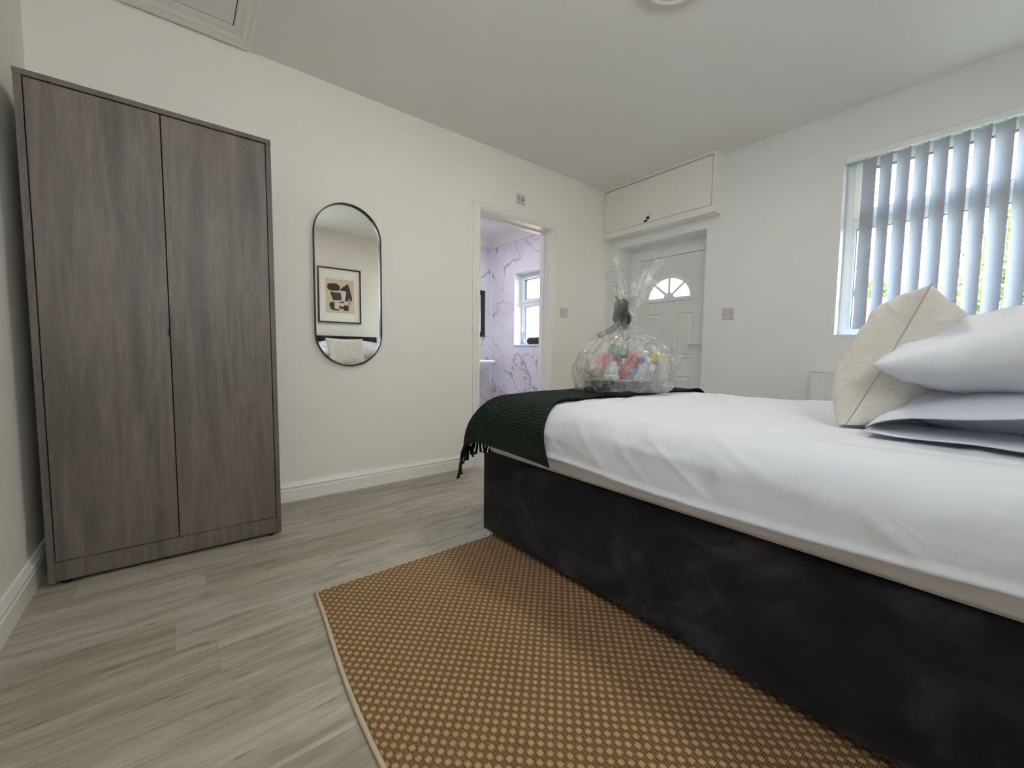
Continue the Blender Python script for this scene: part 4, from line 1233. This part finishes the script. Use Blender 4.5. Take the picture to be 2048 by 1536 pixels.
# red / blue slanted tubes
sl = gthing('toothpaste_box', 'red and dark slanted slim box in the middle of the gift basket', 'box')
obj('carton', gbox((-.002, -.028, .083), (.030, .028, .165), math.radians(36)), 'p_red', sl, local=True)
obj('end_flap', gbox((.047, -.028, .151), (.029, .027, .012), math.radians(36), bev=.001), 'p_maroon', sl, local=True)
sl = gthing('toothbrush_pack', 'slim blue slanted pack beside the red box in the gift basket', 'pack')
obj('carton', gbox((.030, -.040, .083), (.016, .030, .160), math.radians(36)), 'p_blue', sl, local=True)
obj('tip', gbox((.080, -.040, .152), (.0165, .031, .020), math.radians(36)), 'p_sky', sl, local=True)
def flat_tube(name, label, cx, cy, ry, body, cap, h=.13, w=.042):
    t = gthing(name, label, 'tube')
    M_ = Matrix.Translation((cx, cy, .012)) @ Matrix.Rotation(ry, 4, 'Y')
    bm = bmesh.new(); N = 20; rings = []
    for z, a, b in ((0, w * .5, .001), (.01, w * .5, .003), (h * .5, w * .48, .012), (h - .02, w * .42, .017), (h - .008, w * .38, .017)):
        rings.append([bm.verts.new((a * math.cos(2 * PI * i / N), b * math.sin(2 * PI * i / N), z)) for i in range(N)])
    for A, Bv in zip(rings, rings[1:]):
        for i in range(N): bm.faces.new((A[i], A[(i + 1) % N], Bv[(i + 1) % N], Bv[i]))
    bm.faces.new(rings[0]); bm.faces.new(rings[-1])
    bmesh.ops.transform(bm, matrix=M_, verts=bm.verts); obj('tube_body', bm, body, t, smooth=True, local=True)
    bm = lathe(bmesh.new(), [(.0, 0), (w * .40, 0), (w * .40, .018), (w * .34, .024), (0, .024)], (0, 0, h - .008), 24, 1, .9)
    bmesh.ops.transform(bm, matrix=M_, verts=bm.verts); obj('cap', bm, cap, t, local=True, angle=40)
flat_tube('lotion_tube', 'large pale lotion tube standing right of the blue pack in the gift basket', .052, -.030, math.radians(20), 'p_white', 'p_cream', .135, .062)
flat_tube('cream_tube', 'thin greyish tube at the front right of the gift basket', .100, -.050, math.radians(12), 'p_lilac', 'p_white', .095, .034)
# yellow-banded bottle
bt = gthing('shampoo_bottle', 'grey bottle with yellow band and clear cap at the right of the gift basket', 'bottle')
bM = Matrix.Translation((.125, .0, .012)) @ Matrix.Rotation(math.radians(12), 4, 'Y')
for nm, pf, mt_ in (('body', [(.0, 0), (.024, 0), (.026, .004), (.026, .125), (.0, .125)], 'p_grey'), ('yellow_band', [(.0, .1255), (.0275, .1255), (.0275, .165), (.0, .165)], 'p_yellow'), ('cap', [(.0, .1655), (.021, .1655), (.020, .186), (.016, .192), (0, .192)], 'p_clear')):
    bm = lathe(bmesh.new(), pf, (0, 0, 0), 28); bmesh.ops.transform(bm, matrix=bM, verts=bm.verts)
    obj(nm, bm, mt_, bt, local=True, angle=40)
# snack packets
def packet(label, c, w, h, ry, rz, mat, tint):
    t = gthing('snack_packet', label, 'packet')
    M_ = Matrix.Translation(c) @ Matrix.Rotation(rz, 4, 'Z') @ Matrix.Rotation(ry, 4, 'Y')
    vs, fs = [], []; n = 14
    for s in (1, -1):
        for j in range(n + 1):
            for i in range(n + 1):
                a, b = 2 * i / n - 1, 2 * j / n - 1
                k = ((1 - a ** 4) * (1 - b ** 4)) ** .6
                y = s * .016 * k + .003 * nz(a * 3, b * 4, s + c[0] * 50) * k
                vs.append(tuple(M_ @ Vector((a * w / 2, y, b * h / 2))))
    m = (n + 1) ** 2
    for s in (0, 1):
        for j in range(n):
            for i in range(n):
                a = s * m + j * (n + 1) + i; fs.append((a, a + 1, a + n + 2, a + n + 1))
    me = bpy.data.meshes.new('wrapper'); me.from_pydata(vs, [], fs)
    bm = bmesh.new(); bm.from_mesh(me); bmesh.ops.remove_doubles(bm, verts=bm.verts, dist=1e-6); bm.to_mesh(me); bm.free()
    link('wrapper', me, mat, t, True, local=True)
    bm = gbox((0, 0, 0), (w * .55, .034, h * .3), 0, 0, .012)
    bmesh.ops.transform(bm, matrix=M_, verts=bm.verts); obj('printed_panel', bm, tint, t, local=True)
packet('pink packet standing behind the white jar in the gift basket', (-.088, .015, .105), .07, .12, math.radians(14), 0, 'p_pink', 'p_red')
packet('deep red packet leaning between jar and slanted box in the gift basket', (-.018, .030, .105), .07, .115, math.radians(-12), .2, 'p_maroon', 'p_pink')
packet('green packet lying highest at the centre of the gift basket', (-.005, .040, .180), .10, .05, math.radians(14), .1, 'p_green', 'p_green')
packet('rosy packet behind the blue slanted pack in the gift basket', (.058, .040, .125), .065, .10, math.radians(20), -.1, 'p_pink', 'p_maroon')
packet('tan paper packet at the left end of the gift basket', (-.130, .0, .075), .06, .09, math.radians(-16), .3, 'p_tan', 'p_tan')

# cellophane wrap
NECK = .345
wr = gthing('cellophane_wrap', 'clear crinkled cellophane tied with a grey bow around the gift basket', 'gift wrap')
def cello(u, v):
    t = 2 * PI * u
    nx, ny = .008, 0.0
    if v < .62:       # bag
        k = v / .62
        prof = [(0, 1.00, 0), (.06, 1.10, .004), (.18, 1.16, .045), (.33, 1.20, .10), (.48, 1.10, .165), (.63, .84, .215), (.78, .50, .262), (.9, .22, .305), (1, .10, .345)]
        for (k0, r0, z0), (k1, r1, z1) in zip(prof, prof[1:]):
            if k <= k1 + 1e-9:
                s = (k - k0) / (k1 - k0); r = r0 + (r1 - r0) * s; z = z0 + (z1 - z0) * s; break
        x, y = sup(t, .190 * r, .142 * r, .8 if k < .5 else 1)
        pl = math.sin(t * 17 + 2 * nz(math.cos(t), math.sin(t), 3)) * .055 * min(1, k * 1.5) + .05 * nz(math.cos(t) * 3, math.sin(t) * 3, z * 9)
        x *= 1 + pl; y *= 1 + pl
        x += .012 * nz(x * 22, y * 22, z * 22 + 4) * (1 - k * .6); y += .012 * nz(x * 22 + 9, y * 22, z * 22) * (1 - k * .6)
        z += .010 * nz(x * 16, y * 16, 8) * (k > .05)
        # right-hand corner of the wrap sticks out
        c_ = max(0, math.cos(t - .1)) ** 6 * math.exp(-((z - .17) / .05) ** 2) * .055
        x += c_
        x += .020 * (k ** 1.3)
        return Vector((x, y, max(z, .001)))
    k = (v - .62) / .38   # ruffled top, two lobes
    fl = .10 + 1.25 * k ** 1.15
    lean = .5 + .5 * math.cos(t - .15)       # 1 towards local +x
    x, y = sup(t, .196 * .10 + k * (.035 + .035 * lean), .142 * .10 + k * .075, 1)
    h = .205 + .035 * math.cos(2 * t) - .11 * math.exp(-((math.cos(t - 1.9) - 1) / .25) ** 2) - .10 * math.exp(-((math.cos(t + 1.45) - 1) / .3) ** 2)
    z = NECK + k * h
    wv = 1 + .38 * math.sin(t * 7 + 1.3) * k + .22 * math.sin(t * 13) * k
    x *= wv; y *= wv
    x += .020 + k * k * (.07 * lean - .03) + .012 * nz(x * 30, y * 30, z * 12) * k
    y += .012 * nz(x * 30 + 7, y * 30, z * 12) * k
    return Vector((x, y, z + .02 * k * math.sin(t * 5 + 2)))
co = grid('film', cello, 220, 110, 'cello', wr, local=True, smooth=True)
MAT['bow'] = plain('dark_grey_ribbon', srgb(186, 188, 186), .4, 0, var=.1)
def ribbon(pts, w, nrm):
    bm = bmesh.new(); pts = [Vector(p) for p in pts]; prev = None
    for i, p in enumerate(pts):
        d = (pts[min(i + 1, len(pts) - 1)] - pts[max(i - 1, 0)]).normalized()
        s = d.cross(Vector(nrm)).normalized() * w / 2
        q = (bm.verts.new(p - s), bm.verts.new(p + s))
        if prev: bm.faces.new((prev[0], prev[1], q[1], q[0]))
        prev = q
    bmesh.ops.solidify(bm, geom=bm.faces[:], thickness=.0008)
    return bm
bw = obj('bow', lathe(bmesh.new(), [(.0, -.014), (.022, -.010), (.026, 0), (.022, .010), (0, .014)], (.012, -.006, NECK), 20), 'bow', wr, smooth=True, local=True)
def loop(ang, el, r, w, seed):
    c = Vector((-.010, -.030, NECK + .004)); d = Vector((math.cos(ang) * math.cos(el), -.45 * math.cos(el), math.sin(el) + math.sin(ang) * math.cos(el))).normalized()
    sd = d.cross(Vector((0, 1, 0))).normalized()
    pts = []
    for i in range(19):
        t = -PI * .5 + PI * 2 * i / 18 * .5 + 0
        a = 2 * PI * i / 18
        pts.append(c + d * (r * .5 * (1 - math.cos(a))) + sd * (r * .26 * math.sin(a)))
    return ribbon(pts, w, (0.2, -.0, .0) if False else Vector((d.y, -d.x, .2)))
for k in range(10):
    ang = math.radians(95 + k * 20 + (k % 3) * 5)
    obj('loop', loop(ang, math.radians(0), .050 + .010 * (k % 3), .030, k), 'bow', bw, local=True, smooth=True)
for k, (ex, ez, sg) in enumerate(((-.155, .247, .01), (-.148, .240, .022), (-.115, .26, .03), (-.075, .415, .0))):
    pts = [Vector((-.012, -.032, NECK - .004)).lerp(Vector((ex, -.075, ez)), i / 10) + Vector((0, -.01 * math.sin(PI * i / 10), -sg * math.sin(PI * i / 10))) for i in range(11)]
    obj('ribbon_tail', ribbon(pts, .008, (0, 1, .3)), 'bow', bw, local=True, smooth=True)

# ------------------------------------------------------------------ outside
struct('ground', B((XO, -14, -.12), (30, 16, -.02)), 'lawn')
gwl = obj('garden_wall', B((6.2, .86, -.03), (6.4, 12, 1.54)), 'brick', None); tag(gwl, 'sunlit pale brick garden wall outside the windows', 'wall')
def bush(name, label, c, r, n, seed, trunk):
    t = thing(name, (c[0], c[1], 0), label, 'tree')
    rr = random.Random(seed); vs, fs = [], []
    for i in range(n):
        while True:
            p = Vector((rr.uniform(-1, 1), rr.uniform(-1, 1), rr.uniform(-1, 1)))
            if .35 < p.length < 1 + .15 * nz(p.x * 3, p.y * 3, p.z * 3 + seed): break
        p = Vector((c[0] + p.x * r[0], c[1] + p.y * r[1], c[2] + p.z * r[2]))
        s = rr.uniform(.035, .075)
        a = Vector((rr.uniform(-1, 1), rr.uniform(-1, 1), rr.uniform(-1, 1))).normalized(); b = a.orthogonal().normalized(); k = len(vs)
        vs += [tuple(p - a * s), tuple(p + b * s * .45), tuple(p + a * s), tuple(p - b * s * .45)]; fs.append((k, k + 1, k + 2, k + 3))
    me = bpy.data.meshes.new('foliage'); me.from_pydata(vs, [], fs); link('foliage', me, 'leaf', t)
    obj('trunk', cyl(bmesh.new(), (c[0], c[1], -.03), (c[0] + .05, c[1], c[2]), .09, .05, 10), 'bark', t)
bush('garden_tree', 'tall sunlit green tree outside, seen through the right part of the blind', (8.9, -.75, 1.65), (1.1, 1.60, 1.75), 14000, 1, 1)
bush('garden_shrub', 'low rounded green shrub outside beyond the left part of the blind', (8.3, 1.75, 1.40), (.55, .70, .66), 4200, 2, 1)
